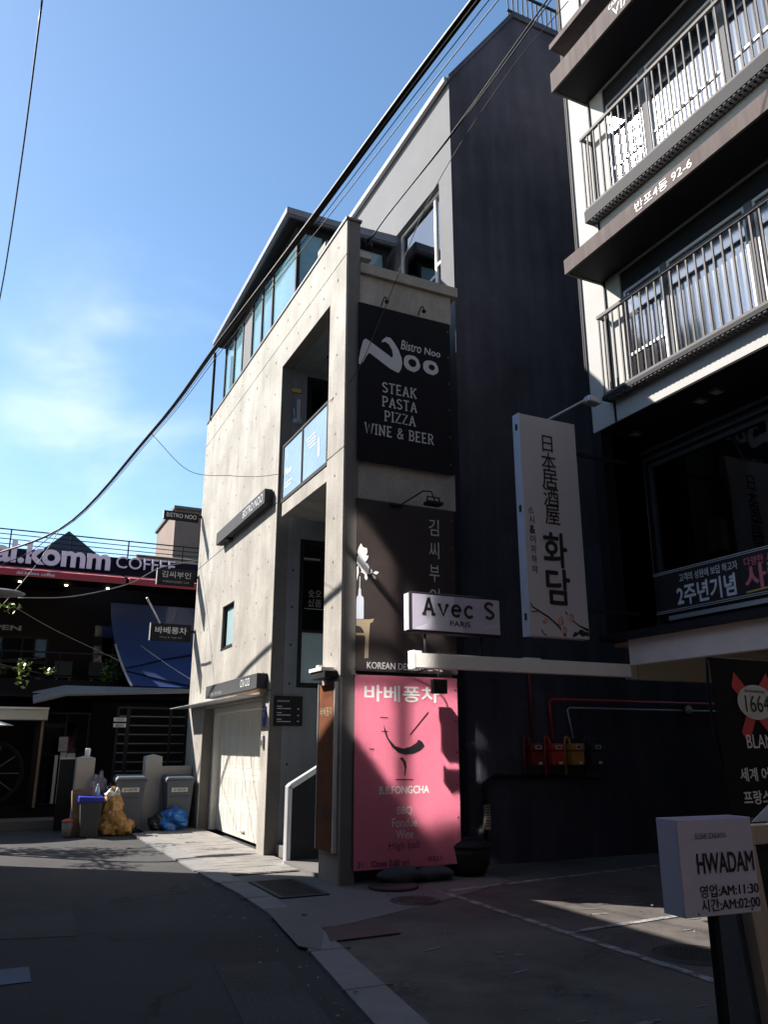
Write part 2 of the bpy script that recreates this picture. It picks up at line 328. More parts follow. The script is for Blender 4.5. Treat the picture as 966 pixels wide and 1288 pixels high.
# ------------------------------------------------------------------ mesh helpers
ORG = {}
class MB:
    K = 1.0                                             # upper cafe storey: everything is set back by this factor
    """Collects faces in world coordinates and links them as ONE mesh object."""
    def __init__(s): s.v = []; s.f = []; s.m = []; s.sm = []; s.mi = 0
    def add(s, vs, fs, smooth=False):
        o = len(s.v); s.v += [tuple(p) for p in vs]
        for f in fs:
            s.f.append([o + i for i in f]); s.m.append(s.mi); s.sm.append(smooth)
        return s
    def box(s, x0, x1, y0, y1, z0, z1):
        x0, x1 = min(x0, x1), max(x0, x1); y0, y1 = min(y0, y1), max(y0, y1); z0, z1 = min(z0, z1), max(z0, z1)
        v = [(x0,y0,z0),(x1,y0,z0),(x1,y1,z0),(x0,y1,z0),(x0,y0,z1),(x1,y0,z1),(x1,y1,z1),(x0,y1,z1)]
        return s.add(v, [(0,3,2,1),(4,5,6,7),(0,1,5,4),(1,2,6,5),(2,3,7,6),(3,0,4,7)])
    def hexa(s, b, t):
        """eight-corner solid: bottom ring b and top ring t (4 points each, counter-clockwise from above)"""
        return s.add(list(b) + list(t), [(0,3,2,1),(4,5,6,7),(0,1,5,4),(1,2,6,5),(2,3,7,6),(3,0,4,7)])
    def prism(s, pts, d, back=True):
        """planar polygon pts (3D) pushed by vector d"""
        n = len(pts); d = Vector(d)
        v = [Vector(p) for p in pts] + [Vector(p) + d for p in pts]
        f = [tuple(range(n)), tuple(range(2*n-1, n-1, -1))]
        f += [(i, i+n, (i+1) % n + n, (i+1) % n) for i in range(n)]
        return s.add(v, f)
    def quad(s, a, b, c, d): return s.add([a, b, c, d], [(0,1,2,3)])
    def tube(s, pts, r, n=8, closed=False, cap=True):
        P = [Vector(p) for p in pts]; rr = r if isinstance(r, (list, tuple)) else [r] * len(P)
        vs = []; fs = []; prev = None
        for i, p in enumerate(P):
            d = (P[min(i+1, len(P)-1)] - P[max(i-1, 0)]).normalized()
            if prev is None:
                a = Vector((0,0,1)) if abs(d.z) < 0.9 else Vector((1,0,0))
                u = d.cross(a).normalized()
            else:
                u = (prev - d * prev.dot(d)).normalized()
            prev = u; w = d.cross(u)
            for k in range(n):
                t = 2*math.pi*k/n
                vs.append(p + (u*math.cos(t) + w*math.sin(t)) * rr[i])
        for i in range(len(P)-1):
            for k in range(n):
                fs.append((i*n+k, i*n+(k+1) % n, (i+1)*n+(k+1) % n, (i+1)*n+k))
        if cap:
            fs.append(tuple(range(n-1, -1, -1))); fs.append(tuple((len(P)-1)*n + k for k in range(n)))
        return s.add(vs, fs, True)
    def lathe(s, c, prof, n=24, ax='z'):
        vs = []; fs = []
        for (r, h) in prof:
            for k in range(n):
                t = 2*math.pi*k/n
                a, b = r*math.cos(t), r*math.sin(t)
                p = {'z': (a, b, h), 'y': (a, h, b), 'x': (h, a, b)}[ax]
                vs.append((c[0]+p[0], c[1]+p[1], c[2]+p[2]))
        m = len(prof)
        for i in range(m-1):
            for k in range(n):
                fs.append((i*n+k, i*n+(k+1) % n, (i+1)*n+(k+1) % n, (i+1)*n+k))
        fs.append(tuple(range(n-1, -1, -1))); fs.append(tuple((m-1)*n+k for k in range(n)))
        return s.add(vs, fs, True)
    def blob(s, c, r, seed=0, amp=0.15, n=14, m=9, flat=None, crumple=0.0):
        """lumpy closed surface"""
        rnd = random.Random(seed); ph = [(rnd.uniform(0, 6.3), rnd.uniform(0, 6.3), rnd.uniform(2, 5), rnd.uniform(2, 5)) for _ in range(5)]
        vs = [(c[0], c[1], c[2]-r[2])]; fs = []
        for i in range(1, m):
            a = math.pi*i/m - math.pi/2
            for k in range(n):
                t = 2*math.pi*k/n
                q = 1 + amp*sum(math.sin(p[2]*a+p[0]+round(p[3])*t+p[1]) for p in ph)/2.2
                vs.append((c[0]+r[0]*q*math.cos(a)*math.cos(t), c[1]+r[1]*q*math.cos(a)*math.sin(t), c[2]+r[2]*q*math.sin(a)))
        vs.append((c[0], c[1], c[2]+r[2]))
        if crumple:
            from mathutils import noise as mn
            q_ = []
            for x, y, z in vs:
                k = 1 + crumple*(1-2.2*abs(mn.noise(Vector((x*7+seed, y*7, z*7))))) + crumple*.6*(1-2.2*abs(mn.noise(Vector((x*17, y*17+seed, z*17)))))-crumple*.8
                q_.append((c[0]+(x-c[0])*k, c[1]+(y-c[1])*k, c[2]+(z-c[2])*k))
            vs = q_
        if flat is not None: vs = [(x, y, max(z, flat)) for x, y, z in vs]
        for k in range(n): fs.append((0, 1+(k+1) % n, 1+k))
        for i in range(m-2):
            for k in range(n):
                a, b = 1+i*n+k, 1+i*n+(k+1) % n
                fs.append((a, b, b+n, a+n))
        e = len(vs)-1
        for k in range(n): fs.append((e, e-n+k, e-n+(k+1) % n))
        return s.add(vs, fs, True)
    def build(s, name, mats, parent=None, bevel=0.0, auto=False):
        L0 = ORG.get(parent.name, Vector((0,0,0))) if parent else Vector((0,0,0))
        if parent is None and s.v:
            xs, ys, zs = zip(*s.v)
            L0 = Vector(((min(xs)+max(xs))/2, (min(ys)+max(ys))/2, min(zs)))
        if MB.K != 1.0: s.v = [(x*MB.K, y*MB.K, 1.6+(z-1.6)*MB.K) for x, y, z in s.v]
        me = bpy.data.meshes.new(name)
        me.from_pydata([(x-L0.x, y-L0.y, z-L0.z) for x, y, z in s.v], [], s.f)
        if not isinstance(mats, (list, tuple)): mats = [mats]
        for k in mats: me.materials.append(M[k] if isinstance(k, str) else k)
        for p, mi, sm in zip(me.polygons, s.m, s.sm): p.material_index = mi; p.use_smooth = sm
        me.update()
        o = bpy.data.objects.new(name, me); COL.objects.link(o)
        if parent: o.parent = parent
        else: o.location = L0
        ORG[o.name] = L0
        if bevel:
            md = o.modifiers.new('bevel', 'BEVEL'); md.width = bevel; md.segments = 2; md.limit_method = 'ANGLE'
        return o

def thing(name, label, cat, loc, group=None):
    o = bpy.data.objects.new(name, None); COL.objects.link(o)
    o.empty_display_size = 0.2
    o.location = loc; ORG[o.name] = Vector(loc)
    return tag(o, label, cat, group)
def tag(o, label, cat, group=None):
    o['label'] = label; o['category'] = cat
    if group: o['group'] = group
    return o
def struct(o): o['kind'] = 'structure'; return o
def dup(o, delta, label=None, parent=None):
    c = o.copy(); COL.objects.link(c)
    if parent: c.parent = parent
    else:
        c.location = Vector(o.location) + Vector(delta)
        if label: c['label'] = label
    ORG[c.name] = ORG[o.name] + Vector(delta)
    for k in list(o.children): dup(k, delta, None, c)
    return c
def cat3(pts, n=8):
    """Catmull-Rom through 3D points"""
    P = [Vector(p) for p in pts]; P = [P[0]*2-P[1]] + P + [P[-1]*2-P[-2]]; o = []
    for i in range(1, len(P)-2):
        for k in range(n):
            t = k/n; a, b, c, d = P[i-1:i+3]
            o.append(0.5*((2*b)+(c-a)*t+(2*a-5*b+4*c-d)*t*t+(3*b-a-3*c+d)*t**3))
    o.append(P[-2]); return o

# plane frames for signs: 'Y' faces -Y (u=+X), 'X' faces -X (u=-Y), v=+Z
def fr(pl, d, u, v): return (u, d, v) if pl == 'Y' else (d, -u, v)
def nrmv(pl): return Vector((0, -1, 0)) if pl == 'Y' else Vector((-1, 0, 0))
_dg = None
def text(mb, s, pl, d, u, v, h, w=None, bold=0.0, shear=0.0, align='C', thick=0.004, spacing=1.0, rot=0.0, mat_=None):
    """Fill text s into mb on plane pl at distance d, centred (or from the left) at u, v; h = height of its bounding box."""
    cu = bpy.data.curves.new('t', 'FONT'); cu.body = s; cu.offset = bold if thick > 0.01 else 0; cu.shear = shear; cu.space_character = spacing
    cu.resolution_u = 4
    o = bpy.data.objects.new('t', cu); COL.objects.link(o)
    me = bpy.data.meshes.new_from_object(o.evaluated_get(bpy.context.evaluated_depsgraph_get()))
    vs = [tuple(p.co) for p in me.vertices]; fs = [tuple(p.vertices) for p in me.polygons]
    bpy.data.objects.remove(o); bpy.data.curves.remove(cu); bpy.data.meshes.remove(me)
    x0 = min(p[0] for p in vs); x1 = max(p[0] for p in vs); y0 = min(p[1] for p in vs); y1 = max(p[1] for p in vs)
    sy = h/(y1-y0); sx = w/(x1-x0) if w else sy
    cx = (x0+x1)/2 if align == 'C' else x0
    cr, sr = math.cos(rot), math.sin(rot)
    n = nrmv(pl)*thick
    r = []
    for p in vs:
        a, b = (p[0]-cx)*sx, (p[1]-(y0+y1)/2)*sy
        r.append(Vector(fr(pl, d, u+a*cr-b*sr, v+a*sr+b*cr)) + n)
    mb.add(r, fs)
    if bold and thick <= 0.01:                          # heavier weight: the outline repeated a hair apart
        for i, (ox, oz) in enumerate(((-1,0),(1,0),(0,1),(0,-1),(.7,.7),(-.7,-.7))):
            du = Vector(fr(pl, 0, ox*bold*sx, oz*bold*sy)); mb.add([p+du+nrmv(pl)*.00025*(i+1) for p in r], fs)
    if thick > 0.01:                                   # raised letters get side walls
        from collections import Counter
        ec = Counter()
        for f in fs:
            for i in range(len(f)): ec[tuple(sorted((f[i], f[(i+1) % len(f)])))] += 1
        back = [p - n for p in r]
        o0 = len(mb.v)
        mb.add(r + back, [(a, b, b+len(r), a+len(r)) for (a, b), c in ec.items() if c == 1])
    return (x1-x0)*sx
def vtext(mb, s, pl, d, u, vtop, h, step, bold=0.0, w=None, thick=0.004):
    for i, ch in enumerate(s): text(mb, ch, pl, d, u, vtop - i*step, h, w, bold, thick=thick)
def poly(mb, pts, pl, d, thick=0.003):
    n = nrmv(pl)*thick
    mb.add([Vector(fr(pl, d, u, v))+n for u, v in pts], [tuple(range(len(pts)))])
def ring(mb, outer, inner, pl, d, thick=0.003):
    n = nrmv(pl)*thick; k = len(outer)
    mb.add([Vector(fr(pl, d, u, v))+n for u, v in outer+inner], [(i, (i+1) % k, k+(i+1) % k, k+i) for i in range(k)])
def stroke(mb, pts, w, pl, d, thick=0.003):
    """flat ribbon along 2D points; w a width or a list of widths"""
    ws = w if isinstance(w, (list, tuple)) else [w]*len(pts)
    n = nrmv(pl)*thick; L_ = []; R_ = []
    for i, p in enumerate(pts):
        a = Vector(pts[max(i-1, 0)]); b = Vector(pts[min(i+1, len(pts)-1)])
        t = (b-a).normalized(); q = Vector((-t.y, t.x))*ws[i]/2
        L_.append((p[0]+q.x, p[1]+q.y)); R_.append((p[0]-q.x, p[1]-q.y))
    k = len(pts)
    mb.add([Vector(fr(pl, d, u, v))+n for u, v in L_+R_], [(i, i+1, k+i+1, k+i) for i in range(k-1)])
def arc(cx, cy, rx, ry, a0, a1, n=10):
    return [(cx+rx*math.cos(R(a0+(a1-a0)*i/n)), cy+ry*math.sin(R(a0+(a1-a0)*i/n))) for i in range(n+1)]
SER = {  # slab-serif stroke letters on a unit cap height: (width, strokes, serif bars (x0,x1,y))
 'S': (.56, [arc(.28,.74,.22,.22,25,180,8)+[(.10,.66),(.28,.51),(.46,.38)]+arc(.28,.26,.22,.22,20,-155,9)], []),
 'T': (.64, [[(.32,0),(.32,1)],[(.03,.97),(.61,.97)]], [(.20,.44,.03)]),
 'E': (.58, [[(.13,0),(.13,1)],[(.13,.97),(.52,.97)],[(.13,.5),(.44,.5)],[(.13,.03),(.54,.03)]], [(.02,.13,.03),(.02,.13,.97)]),
 'A': (.70, [[(.10,0),(.35,1)],[(.60,0),(.35,1)],[(.19,.33),(.51,.33)]], [(0,.22,.03),(.48,.70,.03)]),
 'K': (.68, [[(.13,0),(.13,1)],[(.56,1),(.13,.42)],[(.27,.60),(.60,0)]], [(.02,.26,.03),(.02,.26,.97),(.46,.66,.97),(.48,.68,.03)]),
 'P': (.60, [[(.13,0),(.13,1)],[(.13,.97),(.33,.97)]+arc(.33,.72,.20,.25,90,-90,8)+[(.13,.47)]], [(.02,.28,.03),(.02,.13,.97)]),
 'I': (.32, [[(.16,0),(.16,1)]], [(.03,.29,.03),(.03,.29,.97)]),
 'Z': (.60, [[(.06,.97),(.54,.97),(.06,.03),(.56,.03)]], []),
 'W': (.92, [[(.08,1),(.26,0),(.46,.9),(.66,0),(.84,1)]], [(0,.18,.97),(.74,.92,.97)]),
 'N': (.72, [[(.13,0),(.13,1)],[(.13,1),(.58,0)],[(.58,0),(.58,1)]], [(.02,.24,.03),(.02,.13,.97),(.47,.70,.97)]),
 'B': (.60, [[(.13,0),(.13,1)],[(.13,.97),(.32,.97)]+arc(.32,.745,.18,.225,90,-90,8)+[(.13,.52)],[(.32,.52)]+arc(.34,.275,.20,.245,90,-90,8)+[(.13,.03)]], [(.02,.13,.03),(.02,.13,.97)]),
 'R': (.66, [[(.13,0),(.13,1)],[(.13,.97),(.32,.97)]+arc(.32,.735,.20,.235,90,-90,8)+[(.13,.50)],[(.32,.50),(.56,0)]], [(.02,.26,.03),(.02,.13,.97),(.48,.66,.03)]),
 '&': (.70, [[(.62,0),(.20,.66)]+arc(.31,.80,.14,.18,200,-20,8)+[(.12,.40)]+arc(.27,.25,.20,.23,140,330,8)+[(.60,.52)]], []),
 ' ': (.34, [], []),
 'v': (.60, [[(.08,.66),(.30,0),(.52,.66)]], [(0,.18,.64),(.42,.60,.64)]),
 'e': (.58, [[(.07,.36),(.50,.36)]+arc(.29,.34,.22,.32,5,320,14)], []),
 'c': (.56, [arc(.30,.33,.23,.32,45,320,14)], [(.40,.47,.57)]),
}
def serif(mb, s, pl, d, uc, v0, h, w, sw, gap=0.07, thick=0.004, ser=True):
    tot = sum(SER[c][0]+gap for c in s)-gap; k = w/tot; u = uc-w/2
    for c in s:
        cw, st, bars = SER[c]
        for q in st: stroke(mb, [(u+x*k, v0+y*h) for x, y in q], sw, pl, d, thick)
        if ser:
            for a, b, y in bars: stroke(mb, [(u+a*k, v0+y*h), (u+b*k, v0+y*h)], sw*0.9, pl, d, thick+0.0006)
        u += (cw+gap)*k

def grid_wall(mb, pl, d0, d1, us, vs, holes, back=True):
    """Wall slab between depths d0 (front) and d1 with rectangular openings; u,v = in-plane axes (pl 'X': u=Y, pl 'Y': u=X)."""
    hu = sorted(set([us[0], us[1]] + [h for q in holes for h in q[:2] if us[0] < h < us[1]]))
    hv = sorted(set([vs[0], vs[1]] + [h for q in holes for h in q[2:] if vs[0] < h < vs[1]]))
    def solid(i, j):
        if i < 0 or j < 0 or i >= len(hu)-1 or j >= len(hv)-1: return False
        cu, cv = (hu[i]+hu[i+1])/2, (hv[j]+hv[j+1])/2
        return not any(q[0] < cu < q[1] and q[2] < cv < q[3] for q in holes)
    def P(u, v, d): return (d, u, v) if pl == 'X' else (u, d, v)
    for i in range(len(hu)-1):
        for j in range(len(hv)-1):
            if not solid(i, j): continue
            a, b, c, e = hu[i], hu[i+1], hv[j], hv[j+1]
            mb.quad(P(a,c,d0), P(b,c,d0), P(b,e,d0), P(a,e,d0))
            if back: mb.quad(P(a,c,d1), P(a,e,d1), P(b,e,d1), P(b,c,d1))
            if not solid(i-1, j): mb.quad(P(a,c,d0), P(a,e,d0), P(a,e,d1), P(a,c,d1))
            if not solid(i+1, j): mb.quad(P(b,c,d0), P(b,c,d1), P(b,e,d1), P(b,e,d0))
            if not solid(i, j-1): mb.quad(P(a,c,d0), P(a,c,d1), P(b,c,d1), P(b,c,d0))
            if not solid(i, j+1): mb.quad(P(a,e,d0), P(b,e,d0), P(b,e,d1), P(a,e,d1))
    return mb
def frame_rect(mb, pl, d0, d1, u0, u1, v0, v1, t):
    """rectangular window frame of bar width t"""
    def bx(a, b, c, e):
        if pl == 'X': mb.box(d0, d1, a, b, c, e)
        else: mb.box(a, b, d0, d1, c, e)
    bx(u0, u1, v0, v0+t); bx(u0, u1, v1-t, v1); bx(u0, u0+t, v0+t, v1-t); bx(u1-t, u1, v0+t, v1-t)
    return mb
def pane_box(mb, pl, d, u0, u1, v0, v1, t=0.006):
    if pl == 'X': mb.box(d, d+t, u0, u1, v0, v1)
    else: mb.box(u0, u1, d, d+t, v0, v1)
    return mb

# ================================================================== GROUND
b = MB(); b.quad((-300,-300,-0.06),(300,-300,-0.06),(300,300,-0.06),(-300,300,-0.06)); struct(b.build('ground', 'asphalt'))
KO = [(2.0,3.2),(2.28,4.96),(2.63,7.4),(2.70,8.5),(2.73,9.6),(2.68,10.8),(2.62,16.6)]        # road side of the kerb
KI = [(2.32,3.1),(2.58,4.9),(2.90,7.3),(2.97,8.5),(3.02,9.6),(3.00,10.8),(2.92,16.7)]
KO = [(1.2,-3.0)] + KO; KI = [(1.5,-3.1)] + KI
b = MB()
b.quad((-14,-14,-0.012),(0.9,-14,-0.012),(1.2,-3.0,-0.012),(-14,-3.0,-0.012))
for (a, c) in zip(KO[:-1], KO[1:]): b.quad((-14,a[1],-0.012),(a[0]+.01,a[1],-0.012),(c[0]+.01,c[1],-0.012),(-14,c[1],-0.012))
b.quad((-14,16.6,-0.012),(2.63,16.6,-0.012),(2.9,18.3,-0.012),(-14,18.3,-0.012))
struct(b.build('road', 'asphalt'))
b = MB()
for (a, c, e, f) in zip(KO[:-1], KI[:-1], KI[1:], KO[1:]):
    b.hexa([(a[0],a[1],-.05),(c[0],c[1],-.05),(e[0],e[1],-.05),(f[0],f[1],-.05)], [(a[0],a[1],.012),(c[0],c[1],.014),(e[0],e[1],.014),(f[0],f[1],.012)])
for k in (5.6, 6.7, 8.1, 9.2, 10.3, 11.4, 12.5):                       # joints between the kerb stones
    x = 2.28 + (k-4.96)*0.14 if k < 7.4 else 2.66
    b.mi = 1; b.box(x-.02, x+.36, k, k+.012, .0, .0165); b.mi = 0
struct(b.build('kerb', ['kerb', 'groove']))
b = MB()                                                               # concrete parking yard
lot = [(c[0]-.005, c[1]) for c in KI if c[1] < 10.9]
for (a, c) in zip(lot[:-1], lot[1:]): b.quad((a[0],a[1],0),(18,a[1],0),(18,c[1],0),(c[0],c[1],0))
b.quad((1.4,-14,0),(18,-14,0),(18,-3.1,0),(1.49,-3.1,0))
struct(b.build('parking_yard', 'lot'))
b = MB()                                                               # paler concrete apron by the corner column
b.prism([(3.0,9.0,.004),(3.02,10.8,.004),(4.0,10.8,.004),(4.02,9.75,.004),(6.1,9.9,.004),(6.0,9.0,.004),(4.6,8.2,.004),(3.3,7.6,.004),(2.93,7.5,.004)], (0,0,-.004))
struct(b.build('apron', 'apron'))
b = MB()                                                               # pavers before the garage: joint sheet and blocks
b.mi = 1; b.quad((2.95,10.9,.006),(4.05,10.9,.006),(4.05,18.0,.006),(2.90,18.0,.006)); b.mi = 0
rnd = random.Random(3); y = 10.92
while y < 17.6:
    for i in range(4):
        x = 2.985 + i*.27 - (y-10.9)*.007
        z = .012 + rnd.uniform(0, .004)
        b.box(x, x+.258, y, y+.248, .0, z)
    y += .262
struct(b.build('pavement', ['paver', 'joint']))
def line_strip(p, q, w, z=.006):
    p, q = Vector(p), Vector(q); t = (q-p).normalized(); n = Vector((-t.y, t.x))*w/2
    b = MB(); k = max(2, int((q-p).length/.4)); rr = random.Random(int(p.x*100))
    L_ = [p+(q-p)*i/k for i in range(k+1)]
    for i in range(k):
        a, c = L_[i], L_[i+1]
        b.quad((a.x-n.x, a.y-n.y, z),(c.x-n.x, c.y-n.y, z),(c.x+n.x, c.y+n.y, z),(a.x+n.x, a.y+n.y, z))
    return struct(b.build('parking_line', 'line'))
line_strip((4.86,8.75),(4.82,3.3),.09)
line_strip((4.82,8.68),(9.6,9.32),.09, .0065)
line_strip((4.90,6.40),(8.6,6.72),.08, .0065)
line_strip((4.90,4.05),(7.6,4.3),.09, .0065)
b = MB(); rr = random.Random(11)                                        # scuffed paint left on the yard
for i in range(34):
    x, y = rr.uniform(3.2, 7.2), rr.uniform(3.6, 8.0); a = rr.uniform(-.3, .3)
    s1, s2 = rr.uniform(.05, .2), rr.uniform(.008, .035)
    k = 9
    pts = [(x+s1*math.cos(6.283*i_/k)*rr.uniform(.5,1), y+a*s1*math.cos(6.283*i_/k)+s2*math.sin(6.283*i_/k)*rr.uniform(.5,1), .0045) for i_ in range(k)]
    b.add(pts, [tuple(range(k))])
o = struct(b.build('paint_scuffs', 'scuff')); o['kind'] = 'stuff'; o['label'] = 'worn flecks of white paint on the concrete yard'; 

def manhole(x, y, r, label, sq=1.0):
    t = thing('manhole_cover', label, 'manhole cover', (x, y, 0), 'manhole covers in the yard')
    MB().lathe((x,y,0), [(r*1.0,-.03),(r*1.0,.008),(r*.93,.010),(r*.93,-.01)], 36).build('ring', 'iron', t)
    b = MB(); b.lathe((x,y,0), [(r*.915,-.02),(r*.915,.009),(r*.80,.010)], 36)
    for i in range(-4, 5):
        for j in range(-4, 5):
            if i*i+j*j < 18: b.box(x+i*r*.17-.018, x+i*r*.17+.018, y+j*r*.17-.018, y+j*r*.17+.018, .008, .014)
    b.build('cover', 'iron', t)
manhole(4.33, 8.33, .27, 'round iron manhole cover just in front of the pink banner')
manhole(5.27, 5.33, .33, 'round iron manhole cover behind the black post of the box sign')
t = thing('drain_grate', 'dark rectangular drain grate in the gutter before the corner column', 'drain grate', (3.3, 9.7, 0))
b = MB(); frame_rect(b, 'X', 0, 1, 0, 1, 0, 1, .1); b = MB()
b.box(3.04,3.10,9.02,10.22,-.02,.020); b.box(3.56,3.62,9.02,10.22,-.02,.020); b.box(3.10,3.56,9.02,9.07,-.02,.020); b.box(3.10,3.56,10.17,10.22,-.02,.020)
b.build('frame', 'iron', t)
b = MB()
for i in range(22): b.box(3.10,3.56,9.09+i*.05,9.115+i*.05,-.02,.017)
b.box(3.10,3.56,9.07,10.17,-.02,-.002); b.build('bars', 'iron', t)
b = MB(); b.prism([(2.80,6.95,.006),(3.48,6.98,.006),(3.52,7.42,.006),(2.95,7.50,.006)], (0,0,.010))
tag(b.build('steel_plate', 'plate_red', None, .003), 'reddish brown steel plate lying across the gutter', 'steel plate')
b = MB(); b.box(-.25,.47,6.82,7.26,-.02,-.004)
tag(b.build('cover_plate', 'plate_blue', None, .003), 'bluish square cover plate set in the dark asphalt', 'cover plate')

b = MB(); b.prism([(-.9,8.6,-.0075),(.9,8.2,-.0075),(1.0,10.1,-.0075),(-.8,10.4,-.0075)], (0,0,-.004)); struct(b.build('road_patch', 'asphalt_old'))
b = MB(); b.prism([(1.55,5.0,-.0072),(2.05,4.9,-.0072),(2.25,6.6,-.0072),(1.75,6.7,-.0072)], (0,0,-.004)); struct(b.build('road_patch', 'asphalt_old'))
b = MB(); b.prism([(2.50,6.9,.017),(2.72,8.55,.017),(2.98,8.5,.017),(2.88,7.3,.017),(2.62,6.7,.017)], (0,0,-.004)); struct(b.build('kerb_patch', 'apron'))
b = MB(); rr = random.Random(21)
for i in range(150):
    if i < 60: y = rr.uniform(4.5, 11); x = 2.3+(min(y, 8)-4.96)*.11+rr.gauss(-.12, .12)
    elif i < 110: x, y = rr.uniform(1.0, 3.6), rr.uniform(15.6, 17.6)
    else: x, y = rr.uniform(3.2, 6.5), rr.uniform(4, 9.6)
    z = -.010 if x < 2.4 else .018
    s_ = rr.uniform(.010, .032); a = rr.uniform(0, 6.28); c_, d_ = math.cos(a)*s_, math.sin(a)*s_
    b.mi = rr.choice((0, 0, 1, 2))
    b.add([(x-c_,y-d_,z+.002),(x+d_*.5,y-c_*.5,z+rr.uniform(.004,.012)),(x+c_,y+d_,z+.003),(x-d_*.5,y+c_*.5,z+rr.uniform(.002,.008))], [(0,1,2,3)])
o = struct(b.build('litter', ['wood', 'print_dim', 'leaf'])); o['kind'] = 'stuff'; o['label'] = 'dry leaves and scraps of litter strewn along the kerb'

# ================================================================== CONCRETE BUILDING
X0 = 3.92
cb = thing('concrete_building', 'bare concrete corner building with a tall stair opening and glass rooftop room', 'building', (3.92, 9.54, 0))
OPN = (10.17, 12.48, -.1, 8.10); WIN = (14.95, 15.82, 3.43, 4.28); GAR = (12.86, 16.95, -.1, 2.33)
b = MB()
gro = [(0, 40, z-.009, z+.009) for z in (2.45, 5.56, 8.62)]
grid_wall(b, 'X', X0, X0+.03, (9.54,18.42), (0,9.22), [OPN, WIN, GAR]+gro, back=False)
b.mi = 1; grid_wall(b, 'X', X0+.022, X0+.22, (9.545,18.40), (0.001,9.215), [OPN, WIN, GAR]); b.mi = 0
b.mi = 2                                                                # tie holes of the formwork
def hole(y, z, x=X0):
    r = .021
    b.add([(x-.0015, y+r*math.cos(6.283*k/10), z+r*math.sin(6.283*k/10)) for k in range(10)], [tuple(range(10))])
for fl in (2.45, 5.56):
    for j in range(5):
        z = fl+.3+j*.62
        for i in range(15):
            y = 9.86+i*.6
            if y > 18.3: continue
            if OPN[0]-.1 < y < OPN[1]+.1: continue
            if WIN[0]-.1 < y < WIN[1]+.1 and WIN[2]-.1 < z < WIN[3]+.1: continue
            hole(y, z)
for i in range(15):
    if 9.86+i*.6 < 18.3: hole(9.86+i*.6, 8.36); hole(9.86+i*.6, 8.92)
b.mi = 0
b.build('street_wall', ['concrete', 'groove', 'tie'], cb)
b = MB(); b.box(X0+.22, 18.0, 18.1, 18.40, 0, 9.2) if False else b.box(X0+.22, 6.1, 18.15, 18.40, 0, 9.2)
b.build('far_wall', 'concrete', cb)
b = MB(); b.box(X0-.02, X0+.24, 9.52, 18.44, 9.222, 9.262); b.build('coping', 'coping', cb)
b = MB()
b.box(4.142,5.70,9.56,9.86,7.87,8.35); b.build('front_beam', 'concrete', cb, .008)
b = MB(); b.box(4.142,5.70,9.56,9.86,4.85,5.41); b.build('front_beam', 'concrete', cb, .008)
b = MB(); b.box(4.142,5.80,9.50,9.95,8.352,8.52); b.build('beam_ledge', 'concrete', cb, .006)
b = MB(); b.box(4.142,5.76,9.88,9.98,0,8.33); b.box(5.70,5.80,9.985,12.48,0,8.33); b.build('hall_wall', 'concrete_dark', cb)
b = MB()
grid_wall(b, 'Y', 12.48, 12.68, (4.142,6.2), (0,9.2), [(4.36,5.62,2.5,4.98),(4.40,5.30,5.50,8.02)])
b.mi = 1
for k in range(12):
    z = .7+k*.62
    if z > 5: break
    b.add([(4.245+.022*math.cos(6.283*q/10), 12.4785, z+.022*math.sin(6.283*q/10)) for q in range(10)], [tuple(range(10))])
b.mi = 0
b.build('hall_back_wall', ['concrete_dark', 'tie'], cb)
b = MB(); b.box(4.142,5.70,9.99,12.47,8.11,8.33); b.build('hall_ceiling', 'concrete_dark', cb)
b = MB(); b.box(4.5,5.2,10.6,11.8,8.085,8.112); b.build('ceiling_panel', 'dark_metal', cb)
b = MB(); b.box(X0+.005,5.69,10.175,12.22,5.245,5.475); b.build('balcony_slab', 'concrete', cb, .005)
# glass balustrade
f = MB()
f.box(X0-.005,X0+.035,10.18,12.26,5.49,5.55); f.box(X0-.005,X0+.035,10.18,12.26,6.47,6.51)
f.box(X0-.004,X0+.034,11.26,11.30,5.55,6.47); f.box(X0-.004,X0+.034,12.22,12.26,5.55,6.47); f.box(X0-.004,X0+.034,10.18,10.21,5.55,6.47)
bal = f.build('balustrade', 'dark_metal', cb)
b = MB(); b.box(X0+.010,X0+.022,11.31,12.21,5.555,6.465); b.box(X0+.010,X0+.022,10.22,11.25,5.555,6.465); b.build('pane', 'balustrade_sky', bal)
b = MB(); text(b, 'Noo', 'X', X0+.009, -11.95, 5.98, .12); stroke(b, [(-12.1,5.72),(-11.8,5.72)], .02, 'X', X0+.009); stroke(b, [(-12.1,5.78),(-11.75,5.78)], .02, 'X', X0+.009)
for k in range(4): stroke(b, [(-11.1+.05*k,6.2-.06*k),(-10.7,6.2-.06*k)], .018, 'X', X0+.009)
stroke(b, [(-10.55,5.75),(-10.55,6.05)], .05, 'X', X0+.009)
b.build('pane_lettering', 'print_white', bal)
